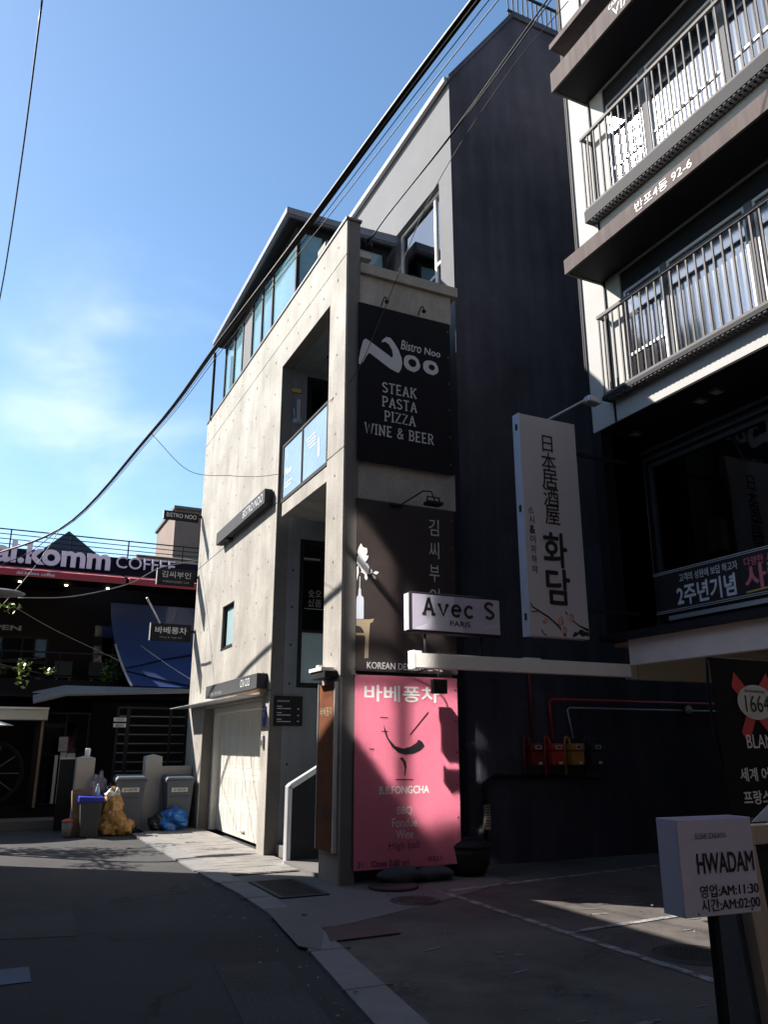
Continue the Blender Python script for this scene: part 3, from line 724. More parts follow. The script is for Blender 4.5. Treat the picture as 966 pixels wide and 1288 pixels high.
# hall window, upper door
f = frame_rect(MB(), 'Y', 12.50,12.56,4.37,5.61,2.51,4.97,.07); f.box(4.44,5.54,12.50,12.56,3.40,3.44)
hw = f.build('window', 'black', cb)
b = MB(); pane_box(b, 'Y', 12.53, 4.44,5.54,3.44,4.90); b.build('pane', 'glass_dark', hw)
b = MB(); pane_box(b, 'Y', 12.535, 4.44,5.54,2.58,3.40); b.build('lower_pane', 'frost', hw)
b = MB(); text(b, '숯오', 'Y', 12.528, 4.66,4.06,.13,.24); text(b, '싰품', 'Y', 12.528, 4.66,3.90,.13,.24); stroke(b, [(4.48,3.80),(4.86,3.80)], .014, 'Y', 12.528)
b.build('pane_lettering', 'print_dim', hw)
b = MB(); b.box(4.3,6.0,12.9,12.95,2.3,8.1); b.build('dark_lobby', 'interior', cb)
f = frame_rect(MB(), 'Y', 12.50,12.56,4.41,5.29,5.51,8.01,.09); f.box(4.50,5.20,12.51,12.55,6.5,6.58)
hd = f.build('balcony_door', 'black', cb)
b = MB(); pane_box(b, 'Y', 12.53, 4.50,5.20,6.58,7.92); pane_box(b, 'Y', 12.53, 4.50,5.20,5.60,6.5); b.build('pane', 'glass_dark', hd)
# small window
f = frame_rect(MB(), 'X', X0+.06,X0+.12,14.96,15.81,3.44,4.27,.05); f.box(X0-.01,X0+.12,14.95,15.82,3.40,3.428)
sw_ = f.build('window', 'black', cb)
b = MB(); pane_box(b, 'X', X0+.085, 15.01,15.76,3.49,4.22); b.build('pane', 'frost', sw_)
b = MB(); b.box(X0+.19,X0+.20,14.98,15.8,3.45,4.26); b.build('blind', 'curtain', sw_)
# garage
f = MB(); f.box(X0+.223,X0+.34,16.80,16.95,0,2.33); f.box(X0+.223,X0+.34,12.865,12.98,0,2.33); f.box(X0+.223,X0+.34,12.98,16.80,2.22,2.33)
f.build('garage_frame', 'white_paint', cb)
xd = 4.26
g = MB(); g.box(xd, xd+.05, 12.98, 16.80, .01, 2.22)
ph, pw = 2.21/4, 3.82/8
for r_ in range(4):
    z0 = .01+r_*ph
    if r_: g.box(xd-.004, xd+.01, 12.98,16.80, z0-.012, z0-.004)
    for c_ in range(8):
        y0 = 12.98+c_*pw
        frame_rect(g, 'X', xd-.004, xd+.01, y0+.07, y0+pw-.07, z0+.09, z0+ph-.09, .022)
        g.box(xd-.003, xd+.01, y0+.13, y0+pw-.13, z0+.15, z0+ph-.15)
gd = g.build('garage_door', 'garage_white', cb)
MB().box(xd-.03, xd, 14.7, 14.95, .12, .15).build('handle', 'light_metal', gd)
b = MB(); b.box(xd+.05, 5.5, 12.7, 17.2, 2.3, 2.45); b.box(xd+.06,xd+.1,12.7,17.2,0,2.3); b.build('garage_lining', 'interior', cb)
b = MB(); b.prism([(3.47,12.80,2.365),(X0-.001,12.80,2.385),(X0-.001,18.2,2.385),(3.47,18.2,2.365)], (0,0,.012)); b.build('door_canopy', 'light_metal', cb)
b = MB(); b.box(3.80,X0-.001,12.62,15.6,2.392,2.476); b.build('soffit_board', 'wood', cb)
# stairs and the dark balustrade panel at the entrance
st = MB()
for k in range(7): st.box(4.10+k*.27, 4.10+7*.27, 11.70, 12.47, .17*k+.001, .17*(k+1))
st.build('stairs', 'apron', cb, .006)
b = MB(); b.prism([(4.02,11.55,.03),(5.6,11.55,.03),(5.6,11.55,1.95),(4.02,11.55,1.04)], (0,.10,0)); b.build('stair_panel', 'dark_metal', cb)
b = MB(); b.box(3.955,4.018,11.535,11.665,.0,1.03); b.prism([(3.955,11.535,1.03),(4.02,11.535,1.00),(5.6,11.535,1.91),(5.6,11.535,1.98),(4.0,11.535,1.075)], (0,.13,0)); b.build('stair_handrail', 'light_metal', cb)
b = MB(); b.box(3.925,5.69,10.2,11.53,.0,.05); b.build('entrance_step', 'apron', cb)
# rooftop glass room
rt = MB()
XP = 4.10
rt.prism([(3.86,12.28,11.10),(3.86,17.9,11.10),(3.86,17.9,11.14),(3.86,12.28,11.14)], (0,0,0)) if False else None
rt.hexa([(3.84,12.28,11.12),(6.12,12.28,11.12),(6.12,17.95,11.12),(3.84,17.95,11.12)], [(3.84,12.28,11.26),(6.12,12.28,11.36),(6.12,17.95,11.36),(3.84,17.95,11.26)])
ro = rt.build('roof', 'roof_metal', cb)
b = MB(); b.box(3.815,3.838,12.25,17.97,11.15,11.28); b.box(3.84,6.12,12.252,12.276,11.15,11.28); b.build('fascia', 'roof_metal', ro)
b = MB(); b.box(3.90,6.05,12.34,17.9,11.085,11.118); b.build('soffit', 'dark_metal', ro)
f = MB()
for y in (12.45, 13.9, 14.62, 15.35, 16.1, 16.85, 17.7):
    f.box(XP, XP+.07, y, y+.07, 9.0, 11.085)
f.box(XP+.001, XP+.069, 12.52,17.7, 10.98, 11.084); f.box(XP+.001,XP+.069,12.52,17.7,9.0,9.3)
f.box(4.17,6.0,12.46,12.53,10.98,11.084); f.box(4.17,6.0,12.46,12.53,9.0,9.35)
for x in (4.62, 5.25, 5.9): f.box(x, x+.07, 12.455, 12.525, 9.35, 10.98)
f.box(XP-.22, XP-.16, 18.02, 18.08, 9.2, 11.0) 
f.build('roof_room_frame', 'dark_metal', cb)
for (y0, y1) in ((13.97,14.62),(14.69,15.35),(16.17,16.85),(16.92,17.7),(12.52,13.9)):
    b = MB(); pane_box(b, 'X', XP+.03, y0, y1, 9.3, 10.98); b.build('roof_room_pane', 'roof_glass', cb)
b = MB(); b.box(XP+.02, XP+.05, 15.42, 16.1, 9.3, 10.98); b.build('roof_room_panel', 'stucco', cb)
b = MB(); pane_box(b, 'Y', 12.49, 4.17, 5.9, 9.35, 10.98); b.build('roof_room_pane', 'roof_glass', cb)
b = MB(); b.box(XP+.35, XP+.37, 12.8, 17.6, 9.0, 11.0); b.box(4.5,5.9,12.85,12.87,9.0,11.0); b.build('roof_room_blind', 'blind', cb)
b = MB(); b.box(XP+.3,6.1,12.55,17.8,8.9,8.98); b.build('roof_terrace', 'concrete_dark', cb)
# dark back wall with a small window beside the column top
b = MB(); grid_wall(b, 'Y', 11.2, 11.3, (4.142,5.0), (8.33,9.75), [(4.2,4.8,8.75,9.6)]); b.build('terrace_wall', 'navy', cb)
f = frame_rect(MB(), 'Y', 11.22,11.26,4.21,4.79,8.76,9.59,.05); f.box(4.5,4.54,11.22,11.26,8.81,9.54); tw = f.build('window', 'dark_metal', cb)
b = MB(); pane_box(b, 'Y', 11.24,4.26,4.74,8.81,9.54); b.build('pane', 'glass_dark', tw)
b = MB(); b.box(4.142,5.02,11.05,11.4,9.752,9.86); b.build('terrace_lintel', 'concrete', cb)
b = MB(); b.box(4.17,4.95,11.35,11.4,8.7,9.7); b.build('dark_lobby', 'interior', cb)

# ================================================================== GREY RENDERED BUILDING BEHIND
gb = thing('rendered_building', 'tall grey and navy rendered building rising behind the concrete one', 'building', (6.2, 10.25, 0))
b = MB()
GW = (10.70,12.46,9.35,11.50)
grid_wall(b, 'X', 6.20, 6.45, (10.252,19.0), (0,13.4), [GW]); b.build('side_wall', 'stucco', gb)
b = MB()
b.prism([(6.201,10.25,0),(17,10.25,0),(17,10.25,15.6),(7.72,10.25,15.6),(6.201,10.25,13.40)], (0,.25,0)); b.build('front_wall', 'navy', gb)
b = MB(); b.prism([(6.17,10.20,13.36),(7.71,10.20,15.60),(7.71,10.20,15.74),(6.17,10.20,13.50)], (0,.45,0)); b.box(7.712,17,10.20,10.6,15.602,15.74)
b.build('sloped_coping', 'navy', gb)
b = MB(); b.prism([(6.17,10.655,13.402),(7.7,10.655,15.602),(7.7,19,15.602),(6.17,19,13.402)], (0,0,.06)); b.build('roof', 'roof_dark', gb)
b = MB(); b.box(6.10,6.166,10.26,19,13.36,13.48); b.build('eaves_trim', 'pillar', gb)
f = frame_rect(MB(), 'X', 6.30,6.36,10.71,12.45,9.36,11.49,.055); f.box(6.30,6.36,11.02,11.08,9.415,11.435); f.box(6.302,6.358,10.765,11.02,9.95,10.01)
f.box(6.304,6.356,11.08,12.395,9.78,9.83)
gw = f.build('window', 'white_paint', gb)
b = MB(); pane_box(b, 'X', 6.33, 10.765,11.02,9.415,11.435); pane_box(b, 'X', 6.33, 11.08,12.395,9.415,11.435); b.build('pane', 'glass_blue', gw)
b = MB(); b.box(6.39,6.40,10.72,12.44,9.38,11.47); b.build('curtain', 'curtain', gw)
b = MB(); b.box(6.452,6.49,10.6,12.56,9.2,9.34); b.build('sill', 'concrete', gw)
rr_ = MB(); rr_.box(7.66,12,10.30,10.34,16.40,16.45); rr_.box(7.66,12,10.30,10.34,15.85,15.89)
rl = rr_.build('roof_railing', 'dark_metal', gb)
for i in range(34):
    x = 7.68+i*.12
    MB().box(x, x+.025, 10.31,10.33,15.74,16.40).build('baluster', 'dark_metal', rl)

# ================================================================== RIGHT BUILDING WITH BALCONIES
XW = 7.54; YE = 8.66
rb = thing('balcony_building', 'white balcony apartment building with brown canopies and dark bar restaurant below', 'building', (XW, YE, 0))
WL = (2.0,7.80,6.44,8.28); WU = (2.0,7.80,9.58,11.60); WT = (2.0,7.80,12.7,14.4)
b = MB(); grid_wall(b, 'X', XW, XW+.2, (-6,YE), (6.04,16.0), [WL, WU, WT]); b.box(XW+.2,16,YE-.2,YE,2.97,16); b.build('front_wall', 'white_wall', rb)
b = MB()
for z0, z1 in ((6.04,16.0),): b.box(XW-.022, XW+.0, 8.10, 8.125, z0, z1); b.box(XW-.020, XW, YE-.045, YE-.015, z0, z1); b.box(XW-.020, XW, YE-.005, YE+.02, z0, z1)
b.build('drip_joint', 'dark_metal', rb)
def canopy(z0, z1, name):
    b = MB(); b.box(6.90, XW-.002, -6, 8.15, z0+.015, z1-.02); c = b.build('canopy', 'dark_metal', rb)
    b = MB(); b.box(6.86, 6.898, -6, 8.19, z0, z1); b.box(6.898, XW-.004, 8.152, 8.19, z0, z1); b.build('canopy_fascia', 'brown_metal', c)
    return c
c2 = canopy(8.29, 8.53, 'a'); c3 = canopy(11.61, 11.98, 'b')
b = MB(); b.box(6.86, XW-.002, -6, 8.17, 12.44, 12.54); b.build('upper_ledge', 'brown_metal', rb)
b = MB(); text(b, '반포4동 92-6', 'X', 6.858, -6.20, 8.415, .15, .98); b.build('canopy_lettering', 'print_white', c2)
b = MB(); text(b, 'VIA', 'X', 6.858, -6.54, 11.74, .16, .38); text(b, 'CASA', 'X', 6.858, -6.69, 11.90, .07, .22); b.build('canopy_lettering', 'print_white', c3)
def balcony(zb, zt, ye, zs):
    """slab with grating edge and a barred railing with a return at its end"""
    s_ = MB(); s_.box(7.375, XW-.003, -6, ye+.04, zs, zb-.03)
    sl = s_.build('balcony_slab', 'dark_metal', rb)
    g = MB(); y = ye-.1
    while y > 2.2:
        g.box(7.385, XW-.02, y-.02, y+.02, zs-.02, zs-.002); y -= .075
    g.box(7.40,7.415,2.2,ye-.1,zs-.022,zs-.001); g.box(7.48,7.495,2.2,ye-.1,zs-.022,zs-.001)
    g.build('grating', 'rail_metal', sl)
    r_ = MB(); r_.box(7.375,7.425,-6,ye+.025,zt-.05,zt); r_.box(7.382,7.418,-6,ye+.02,zb-.03,zb+.01); r_.box(7.425,XW-.002,ye-.02,ye+.02,zt-.045,zt-.005)
    rl = r_.build('balcony_railing', 'rail_metal', rb)
    y = ye
    while y > 2.6:
        MB().box(7.390,7.410,y-.012,y+.012,zb+.01,zt-.05).build('baluster', 'rail_metal', rl); y -= .142
    for x in (7.48,): MB().box(x-.01,x+.01,ye-.01,ye+.01,zb-.03,zt-.045).build('baluster', 'rail_metal', rl)
balcony(6.45, 7.71, 8.15, 6.36)
balcony(9.60, 10.93, 8.2, 9.37)
def row_windows(W_, seed):
    rr = random.Random(seed)
    y1 = W_[1]-.02; i = 0; zt = W_[3]-.02; zb = W_[2]+.02
    pw = [.74,.11,1.30,.11,1.30,.11,1.30]
    kinds = ['beige','bar','curtain','bar','curtain','bar','curtain']
    f = MB(); f.box(XW+.03,XW+.09,W_[0],W_[1],zt-.30,zt+.02); 
    f.build('window_header', 'dark_metal', rb)
    for w_, k in zip(pw, kinds):
        y0 = y1-w_
        if k == 'bar':
            MB().box(XW+.015,XW+.10,y0,y1,zb,zt-.30).build('mullion', 'stucco', rb)
        else:
            f = frame_rect(MB(), 'X', XW+.03,XW+.075,y0,y1,zb,zt-.30,.04); (f.box(XW+.034,XW+.072,y0+.04,y1-.04,zb+.45,zb+.49) if k == 'beige' or W_ is WU else None)
            wf = f.build('window', 'white_paint' if k == 'curtain' else 'light_metal', rb)
            b = MB(); pane_box(b, 'X', XW+.05, y0+.04,y1-.04,zb+.04,zt-.34); b.build('pane', 'glass_sun', wf)
            b = MB(); n = 9                                               # pleated curtain
            zz = (zb+.05, zt-.35)
            for q in range(n):
                a0 = y0+.04+(w_-.08)*q/n; a1 = y0+.04+(w_-.08)*(q+1)/n; d0 = .085+.009*(q % 2); d1 = .085+.009*((q+1) % 2)
                b.quad((XW+d0,a0,zz[0]),(XW+d1,a1,zz[0]),(XW+d1,a1,zz[1]),(XW+d0,a0,zz[1]))
            b.build('curtain', 'curtain' if k == 'curtain' else 'cream', wf)
        y1 = y0
row_windows(WL, 1); row_windows(WU, 2); row_windows(WT, 3)
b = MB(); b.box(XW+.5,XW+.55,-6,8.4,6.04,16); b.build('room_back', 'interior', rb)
# dark recessed bar storey
XR = 8.30
BW = (1.0,8.38,3.32,5.60)
b = MB(); grid_wall(b, 'X', XR, XR+.15, (-6,YE-.21), (2.97,6.02), [BW]); b.box(XW+.001,XR,YE-.2,YE-.001,2.97,6.03); b.build('bar_wall', 'black', rb)
b = MB(); b.box(XW+.01, 16, -6, YE-.21, 6.022, 6.038); b.build('bar_soffit', 'dark_metal', rb)
for (x, y) in ((7.98,6.72),(8.02,7.02),(8.06,8.30)):
    b = MB(); frame_rect(b, 'Y', 0,.01,0,.1,0,.1,.02); b = MB(); b.box(x-.09,x+.09,y-.07,y+.07,6.0,6.021); d_ = b.build('downlight', 'rail_metal', rb)
    MB().box(x-.06,x+.06,y-.045,y+.045,5.995,5.9995).build('lens', 'cream', d_)
f = frame_rect(MB(), 'X', XR+.02,XR+.10,1.0,8.38,3.32,5.60,.07)
for y in (6.3, 4.2): f.box(XR+.021,XR+.099,y-.03,y+.03,3.39,5.53)
f.box(XR-.04,XR-.001,1,8.42,5.62,5.66); f.box(XR-.06,XR-.001,1,8.42,5.74,5.79)
bw = f.build('bar_window', 'char_box', rb)
b = MB(); pane_box(b, 'X', XR+.06,1.0,8.31,3.39,5.53); b.build('pane', 'glass_dark', bw)
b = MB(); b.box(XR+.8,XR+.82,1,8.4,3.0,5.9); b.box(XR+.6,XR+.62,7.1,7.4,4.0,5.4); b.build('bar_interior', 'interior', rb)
b = MB(); b.box(XW-.10, XR, -6, YE-.001, 2.955, 3.05); b.prism([(XW-.10,YE,2.955),(XW-.10,YE-.5,2.955),(XW-.16,YE-.5,2.99),(XW-.16,YE,2.99)], (0,0,.05)); b.build('sill_slab', 'dark_metal', rb)
b = MB(); b.box(XR-.05,XR-.002,-6,8.2,3.25,3.31); b.build('sill_strip', 'light_metal', rb)
b = MB(); b.box(XW, XW+.12, -6, 8.26, 2.62, 2.953); b.build('canopy_beam', 'white_paint', rb)
b = MB(); b.box(XW+.122, 13, 8.24, 8.36, 2.44, 2.952); b.box(XW-.01,XW+.12,8.262,8.36,2.44,2.62); b.build('cross_beam', 'cream', rb)
b = MB(); b.box(XW+.12,16,-6,8.24,2.90,2.954); b.box(XW+.12,16,8.36,YE,2.90,2.954); b.build('undercroft_ceiling', 'cream', rb)
for (x, y) in ((12.5,8.3),(12.5,1.0)): MB().box(x,x+.4,y-.4,y,0,2.9).build('pillar', 'stucco', rb)
b = MB(); b.box(15.9,16.1,-8,10.25,0,2.9); b.build('undercroft_wall', 'navy', rb)

# sliding white beam that carries the small sign
b = MB(); b.box(4.32,XW-.012,8.24,8.36,2.465,2.63); b.box(4.29,4.318,8.23,8.37,2.45,2.66); b.box(4.32,4.42,8.27,8.33,2.631,2.66); b.box(5.86,6.1,8.26,8.34,2.631,2.648)
tag(b.build('awning_beam', 'white_paint', None, .004), 'long white beam reaching left from the undercroft under the small lilac sign', 'beam')

# ================================================================== BANNERS ON THE CORNER
def banner(name, label, x0, x1, y, z0, z1, m, eyes=True):
    t = thing(name, label, 'banner', ((x0+x1)/2, y, z0))
    b = MB(); nx, nz_ = 14, 20; vs = []; rr = random.Random(name+label)
    p1, p2, p3 = rr.uniform(0,6), rr.uniform(0,6), rr.uniform(0,6)
    for j in range(nz_+1):
        for i in range(nx+1):
            u, v = i/nx, j/nz_
            w = .0016*math.sin(5*u+3*v+p1)+.0016*math.sin(9*v-4*u+p2)
            vs.append((x0+(x1-x0)*u, y+w, z0+(z1-z0)*v))
    b.add(vs, [(j*(nx+1)+i, j*(nx+1)+i+1, (j+1)*(nx+1)+i+1, (j+1)*(nx+1)+i) for j in range(nz_) for i in range(nx)], True)
    k = len(b.v); b.add([(p[0], y+.012, p[2]) for p in (vs[0], vs[nx], vs[-1], vs[-1-nx])], [(3,2,1,0)])
    b.build('sheet', m, t)
    f = MB(); f.tube([(x0-.005,y+.02,z1-.01),(x1+.01,y+.02,z1-.01)], .014); f.tube([(x1+.008,y+.015,z0),(x1+.008,y+.015,z1)], .007)
    f.tube([(x0,y+.02,z0+.02),(x1,y+.02,z0+.02)], .01)
    f.build('hanging_frame', 'dark_metal', t)
    if eyes:
        e = MB()
        for q in range(6): e.lathe((x1-.035, y-.004, z0+.15+(z1-z0-.3)*q/5), [(.013,-.003),(.013,.001),(.006,.002)], 10, 'y')
        e.build('eyelets', 'rail_metal', t)
    return t
YB = 9.50
t = banner('menu_banner', 'black restaurant banner with brush logo and white menu words, topmost of three', 4.11, 5.63, YB, 5.38, 7.84, 'ban_black')
NOO_N = [(4.115,6.833),(4.112,6.908),(4.14,7.066),(4.181,7.227),(4.22,7.265),(4.267,7.247),(4.617,7.064),(4.644,7.048),(4.661,7.096),(4.644,7.18),(4.595,7.257),(4.534,7.287),(4.474,7.262),(4.485,7.298),(4.551,7.369),(4.618,7.369),(4.684,7.3),(4.751,7.204),(4.799,7.082),(4.812,6.997),(4.794,6.905),(4.753,6.831),(4.705,6.838),(4.617,6.867),(4.529,6.913),(4.29,7.045),(4.269,7.04),(4.226,6.977),(4.184,6.881),(4.142,6.84)]
def ellipse(cx, cy, rx, ry, n=20, rot=0, j=0, seed=1):
    rr = random.Random(seed)
    return [(cx+(rx*math.cos(6.283*i/n))*(1+rr.uniform(-j,j))+rot*math.sin(6.283*i/n), cy+ry*math.sin(6.283*i/n)*(1+rr.uniform(-j,j))) for i in range(n)]
b = MB(); poly(b, NOO_N, 'Y', YB-.002)
ring(b, ellipse(4.97,7.03,.137,.135,20,.0,.05,2), ellipse(4.982,7.04,.068,.064,20,0,.06,3), 'Y', YB-.002)
ring(b, ellipse(5.29,7.03,.132,.118,20,.0,.05,4), ellipse(5.306,7.037,.053,.048,20,0,.06,5), 'Y', YB-.002)
b.build('brush_logo', 'print_grey', t)
b = MB(); text(b, 'Bistro', 'Y', YB-.002, 4.96, 7.30, .15, .34, .012, .25); text(b, 'Noo', 'Y', YB-.002, 5.32, 7.285, .11, .27, .02, .1)
b.build('script_lettering', 'print_grey', t)
b = MB()
for s_, zc, w_, uc in (('STEAK',6.475,.56,4.765),('PASTA',6.255,.57,4.765),('PIZZA',6.035,.51,4.77),('WINE & BEER',5.80,1.11,4.765)):
    b = MB(); serif(b, s_, 'Y', YB-.002, uc, zc, .155, w_, .020); b.build('menu_lettering', 'print_grey', t)
h = MB()
for x in (4.50, 5.12):
    h = MB(); h.tube(cat3([(x,9.555,7.90),(x,9.47,7.98),(x,9.40,7.96),(x,9.37,7.90)], 5), .010, 6); h.blob((x,9.37,7.87),(.035,.035,.03),3,.05,10,6)
    h.build('hook_lamp', 'black', t)

t = banner('dessert_banner', 'brown dessert cafe banner with white flower vase on a stool, middle of three', 4.11, 5.62, YB, 2.52, 4.83, 'ban_brown')
ROSE = [(4.171,4.2),(4.206,4.149),(4.259,4.142),(4.267,4.093),(4.246,4.041),(4.286,4.04),(4.268,3.993),(4.234,3.941),(4.274,3.927),(4.295,3.885),(4.288,3.81),(4.261,3.778),(4.27,3.735),(4.254,3.702),(4.228,3.731),(4.232,3.781),(4.195,3.802),(4.169,3.86),(4.142,3.895),(4.113,3.916),(4.114,4.014),(4.136,4.03),(4.119,4.077),(4.14,4.142)]
LEAVES = [[(4.306,3.812),(4.322,3.867),(4.343,3.84),(4.338,3.802)],[(4.349,3.816),(4.394,3.844),(4.439,3.829),(4.407,3.796),(4.367,3.798)],[(4.333,3.79),(4.381,3.774),(4.402,3.727),(4.36,3.738)],[(4.113,3.867),(4.137,3.894),(4.143,3.797),(4.116,3.685)],[(4.153,3.589),(4.156,3.75),(4.164,3.75),(4.163,3.59)]]
VASE = [(4.113,3.182),(4.113,3.431),(4.117,3.467),(4.138,3.494),(4.143,3.566),(4.148,3.591),(4.169,3.593),(4.177,3.569),(4.18,3.497),(4.214,3.471),(4.219,3.435),(4.219,3.189)]
STOOL = [[(4.113,3.177),(4.304,3.188),(4.372,3.204),(4.351,3.158),(4.31,3.136),(4.113,3.118)],[(4.232,3.131),(4.31,3.138),(4.295,2.947),(4.289,2.685),(4.233,2.681),(4.244,2.944)],[(4.113,3.001),(4.241,3.004),(4.238,2.974),(4.113,2.971)],[(4.113,3.118),(4.232,3.131),(4.244,2.944),(4.217,3.036),(4.176,3.085),(4.113,3.095)]]
b = MB(); poly(b, ROSE, 'Y', YB-.003); [poly(b, q, 'Y', YB-.003) for q in LEAVES]; stroke(b, [(4.17,3.81),(4.25,3.80),(4.32,3.80)], .012, 'Y', YB-.0035)
b.build('flower_print', 'print_white', t)
b = MB(); poly(b, VASE, 'Y', YB-.003); b.build('vase_print', 'print_pale_blue', t)
b = MB(); [poly(b, q, 'Y', YB-.003) for q in STOOL]; b.build('stool_print', 'print_tan', t)
b = MB(); vtext(b, '김씨부인', 'Y', YB-.003, 5.29, 4.55, .24, .33, 0, .16); b.build('korean_lettering', 'print_grey', t)
b = MB(); text(b, 'KOREAN DESSERT CAFE', 'Y', YB-.003, 4.83, 2.595, .085, 1.12, .012); b.build('lettering', 'print_grey', t)
h = MB(); h.tube([(4.75,9.46,4.80),(5.0,9.25,4.98),(5.1,9.2,4.97),(5.12,9.15,4.83)], .011, 6); h.box(4.98,5.22,9.08,9.22,4.76,4.80); frame_rect(h, 'Y', 9.14,9.16,5.0,5.2,4.78,4.88,.012); h.box(4.6,4.78,9.44,9.49,4.78,4.81)
h.build('arm_lamp', 'black', t)

t = banner('pink_banner', 'bright pink bar banner with a black cup emblem, lowest of three', 4.11, 5.61, YB, .16, 2.47, 'ban_pink')
b = MB(); text(b, '바베퐁차', 'Y', YB-.003, 4.78, 2.245, .20, 1.08, .018); b.build('korean_lettering', 'print_white', t); b = MB(); text(b, 'B.B.FONGCHA', 'Y', YB-.003, 4.80, 1.065, .09, .70, .02); b.build('name_lettering', 'print_white', t)
for s_, z, w_ in (('BBQ',.815,.21),('Fondue',.68,.35),('Wine',.545,.24)): b = MB(); text(b, s_, 'Y', YB-.003, 4.80, z, .105, w_); b.build('menu_lettering', 'print_white', t)
b = MB(); text(b, 'High ball', 'Y', YB-.003, 4.79, .405, .11, .42); b.build('menu_lettering', 'print_wine', t); b = MB(); text(b, '31:   Close 2:00 am', 'Y', YB-.003, 4.16, .225, .065, .70, .01, align='L'); text(b, '02)1', 'Y', YB-.003, 5.22, .235, .065, .2, .01)
b.build('small_lettering', 'print_wine', t)
BOWL = [(4.509,1.856),(4.532,1.806),(4.579,1.685),(4.671,1.595),(4.789,1.564),(4.883,1.584),(4.979,1.635),(5.009,1.676),(5.064,1.646),(5.099,1.595),(5.026,1.534),(4.93,1.499),(4.811,1.488),(4.718,1.514),(4.625,1.585),(4.555,1.685),(4.521,1.765)]
b = MB(); poly(b, BOWL, 'Y', YB-.003); poly(b, [(5.15,2.024),(5.165,2.015),(4.89,1.727),(4.875,1.733)], 'Y', YB-.003)
poly(b, [(4.734,1.444),(4.776,1.458),(4.823,1.404),(4.834,1.343),(4.809,1.234),(4.795,1.235),(4.805,1.324),(4.776,1.404)], 'Y', YB-.003)
poly(b, [(4.681,1.194),(4.926,1.19),(4.926,1.176),(4.681,1.18)], 'Y', YB-.003)
for u0, v0, u1 in ((4.46,1.945,4.57),(4.48,1.775,4.57),(4.31,1.56,4.38)): stroke(b, [(u0,v0),(u1,v0-.004)], .012, 'Y', YB-.003)
b.build('cup_print', 'print_black', t)
h = MB(); h.tube(cat3([(4.9,9.46,2.50),(5.06,9.3,2.56),(5.14,9.2,2.52),(5.14,9.18,2.44)], 5), .010, 6); h.box(5.05,5.24,9.12,9.22,2.24,2.42); h.build('flood_lamp', 'black', t)

# ================================================================== OTHER SIGNS
def box_sign(name, label, x0, x1, y0, y1, z0, z1, m='char_box', bev=.006):
    t = thing(name, label, 'sign', ((x0+x1)/2, (y0+y1)/2, z0))
    b = MB(); b.box(x0,x1,y0,y1,z0,z1); b.build('box', m, t, bev); return t
t = box_sign('wall_sign', 'long dark sign box halfway up the concrete wall under the glass balustrade', 3.76, 3.905, 12.70, 16.08, 5.60, 5.86)
b = MB(); text(b, 'BISTRO NOO', 'X', 3.758, -13.42, 5.73, .15, 1.25); b.build('lettering', 'print_grey', t)
b = MB(); b.box(3.80,X0-.002,15.3,15.5,5.55,5.60); b.box(3.86,X0-.002,12.9,15.9,5.66,5.78); b.build('bracket', 'dark_metal', t)
t = box_sign('wall_sign', 'long dark sign box right above the white garage door', 3.74, 3.915, 12.62, 16.10, 2.485, 2.72)
b = MB()
for i, (dy, w_) in enumerate(((0,.10),(.17,.03),(.30,.09),(.44,.09))):
    for (a, c) in ((0,.05),(.10,.05)): stroke(b, [(-13.55+dy,2.66-a),(-13.55+dy+w_,2.66-a)], .02, 'X', 3.738); 
    stroke(b, [(-13.55+dy,2.66),(-13.55+dy,2.55)], .018, 'X', 3.738); stroke(b, [(-13.55+dy+w_*.9,2.64),(-13.55+dy+w_*.9,2.57)], .018, 'X', 3.738)
b.build('lettering', 'print_grey', t)
b = MB(); text(b, 'WARUON NO.1', 'X', 3.738, -15.3, 2.545, .06, 1.0); b.build('small_lettering', 'print_dim', t)
def hang_sign(label, x0, z0, z1, y, big, small, bigw):
    t = thing('projecting_sign', label, 'sign', (X0, y, z0), 'projecting signs at the far end of the concrete wall')
    b = MB(); b.box(x0, 3.84, y-.05, y+.05, z0, z1); b.build('box', 'black', t, .006)
    MB().box(x0-.012, x0-.001, y-.052, y+.052, z0-.004, z1+.004).build('end_trim', 'light_metal', t)
    b = MB(); b.box(3.84, X0-.002, y-.02, y+.02, (z0+z1)/2+.02, (z0+z1)/2+.07); b.build('bracket', 'dark_metal', t)
    b = MB(); text(b, big[0], 'Y', y-.051, (x0+3.84)/2, big[1], big[2], bigw, big[3]); b.build('lettering', 'print_grey', t)
    if small: b = MB(); text(b, small[0], 'Y', y-.051, (x0+3.84)/2, small[1], .045, small[2]); b.build('small_lettering', 'print_dim', t)
    return t
hang_sign('thin black projecting sign with metal capitals, topmost at the wall end', 3.03, 6.68, 6.88, 18.37, ('BISTRO NOO', 6.78, .10, .008), None, .70)
hang_sign('black projecting sign with thin Korean name over pink awning end', 2.99, 5.13, 5.50, 18.37, ('김씨부인', 5.37, .15, .0), ('KOREAN DESSERT CAFE', 5.20, .6), .66)
ls = hang_sign('black projecting sign with bold Korean name before the blue tarpaulin, lowest', 2.94, 3.86, 4.24, 18.37, ('바베퐁차', 4.09, .15, .018), ('Wine & High ball', 3.93, .5), .70)
b = MB(); b.tube([(3.12,18.3,4.24),(2.95,18.05,4.42),(2.72,17.8,4.70)], .022, 8); b.build('arm_lamp', 'light_metal', ls)
t = thing('directory_board', 'small black tenants board on the dark concrete beside the entrance', 'board', (4.23, 12.46, 1.9))
b = MB(); b.box(4.00,4.47,12.445,12.475,1.90,2.36); b.build('board', 'black', t, .003)
b = MB(); text(b, 'INFORMATION', 'Y', 12.444, 4.14, 2.28, .03, .2, .01)
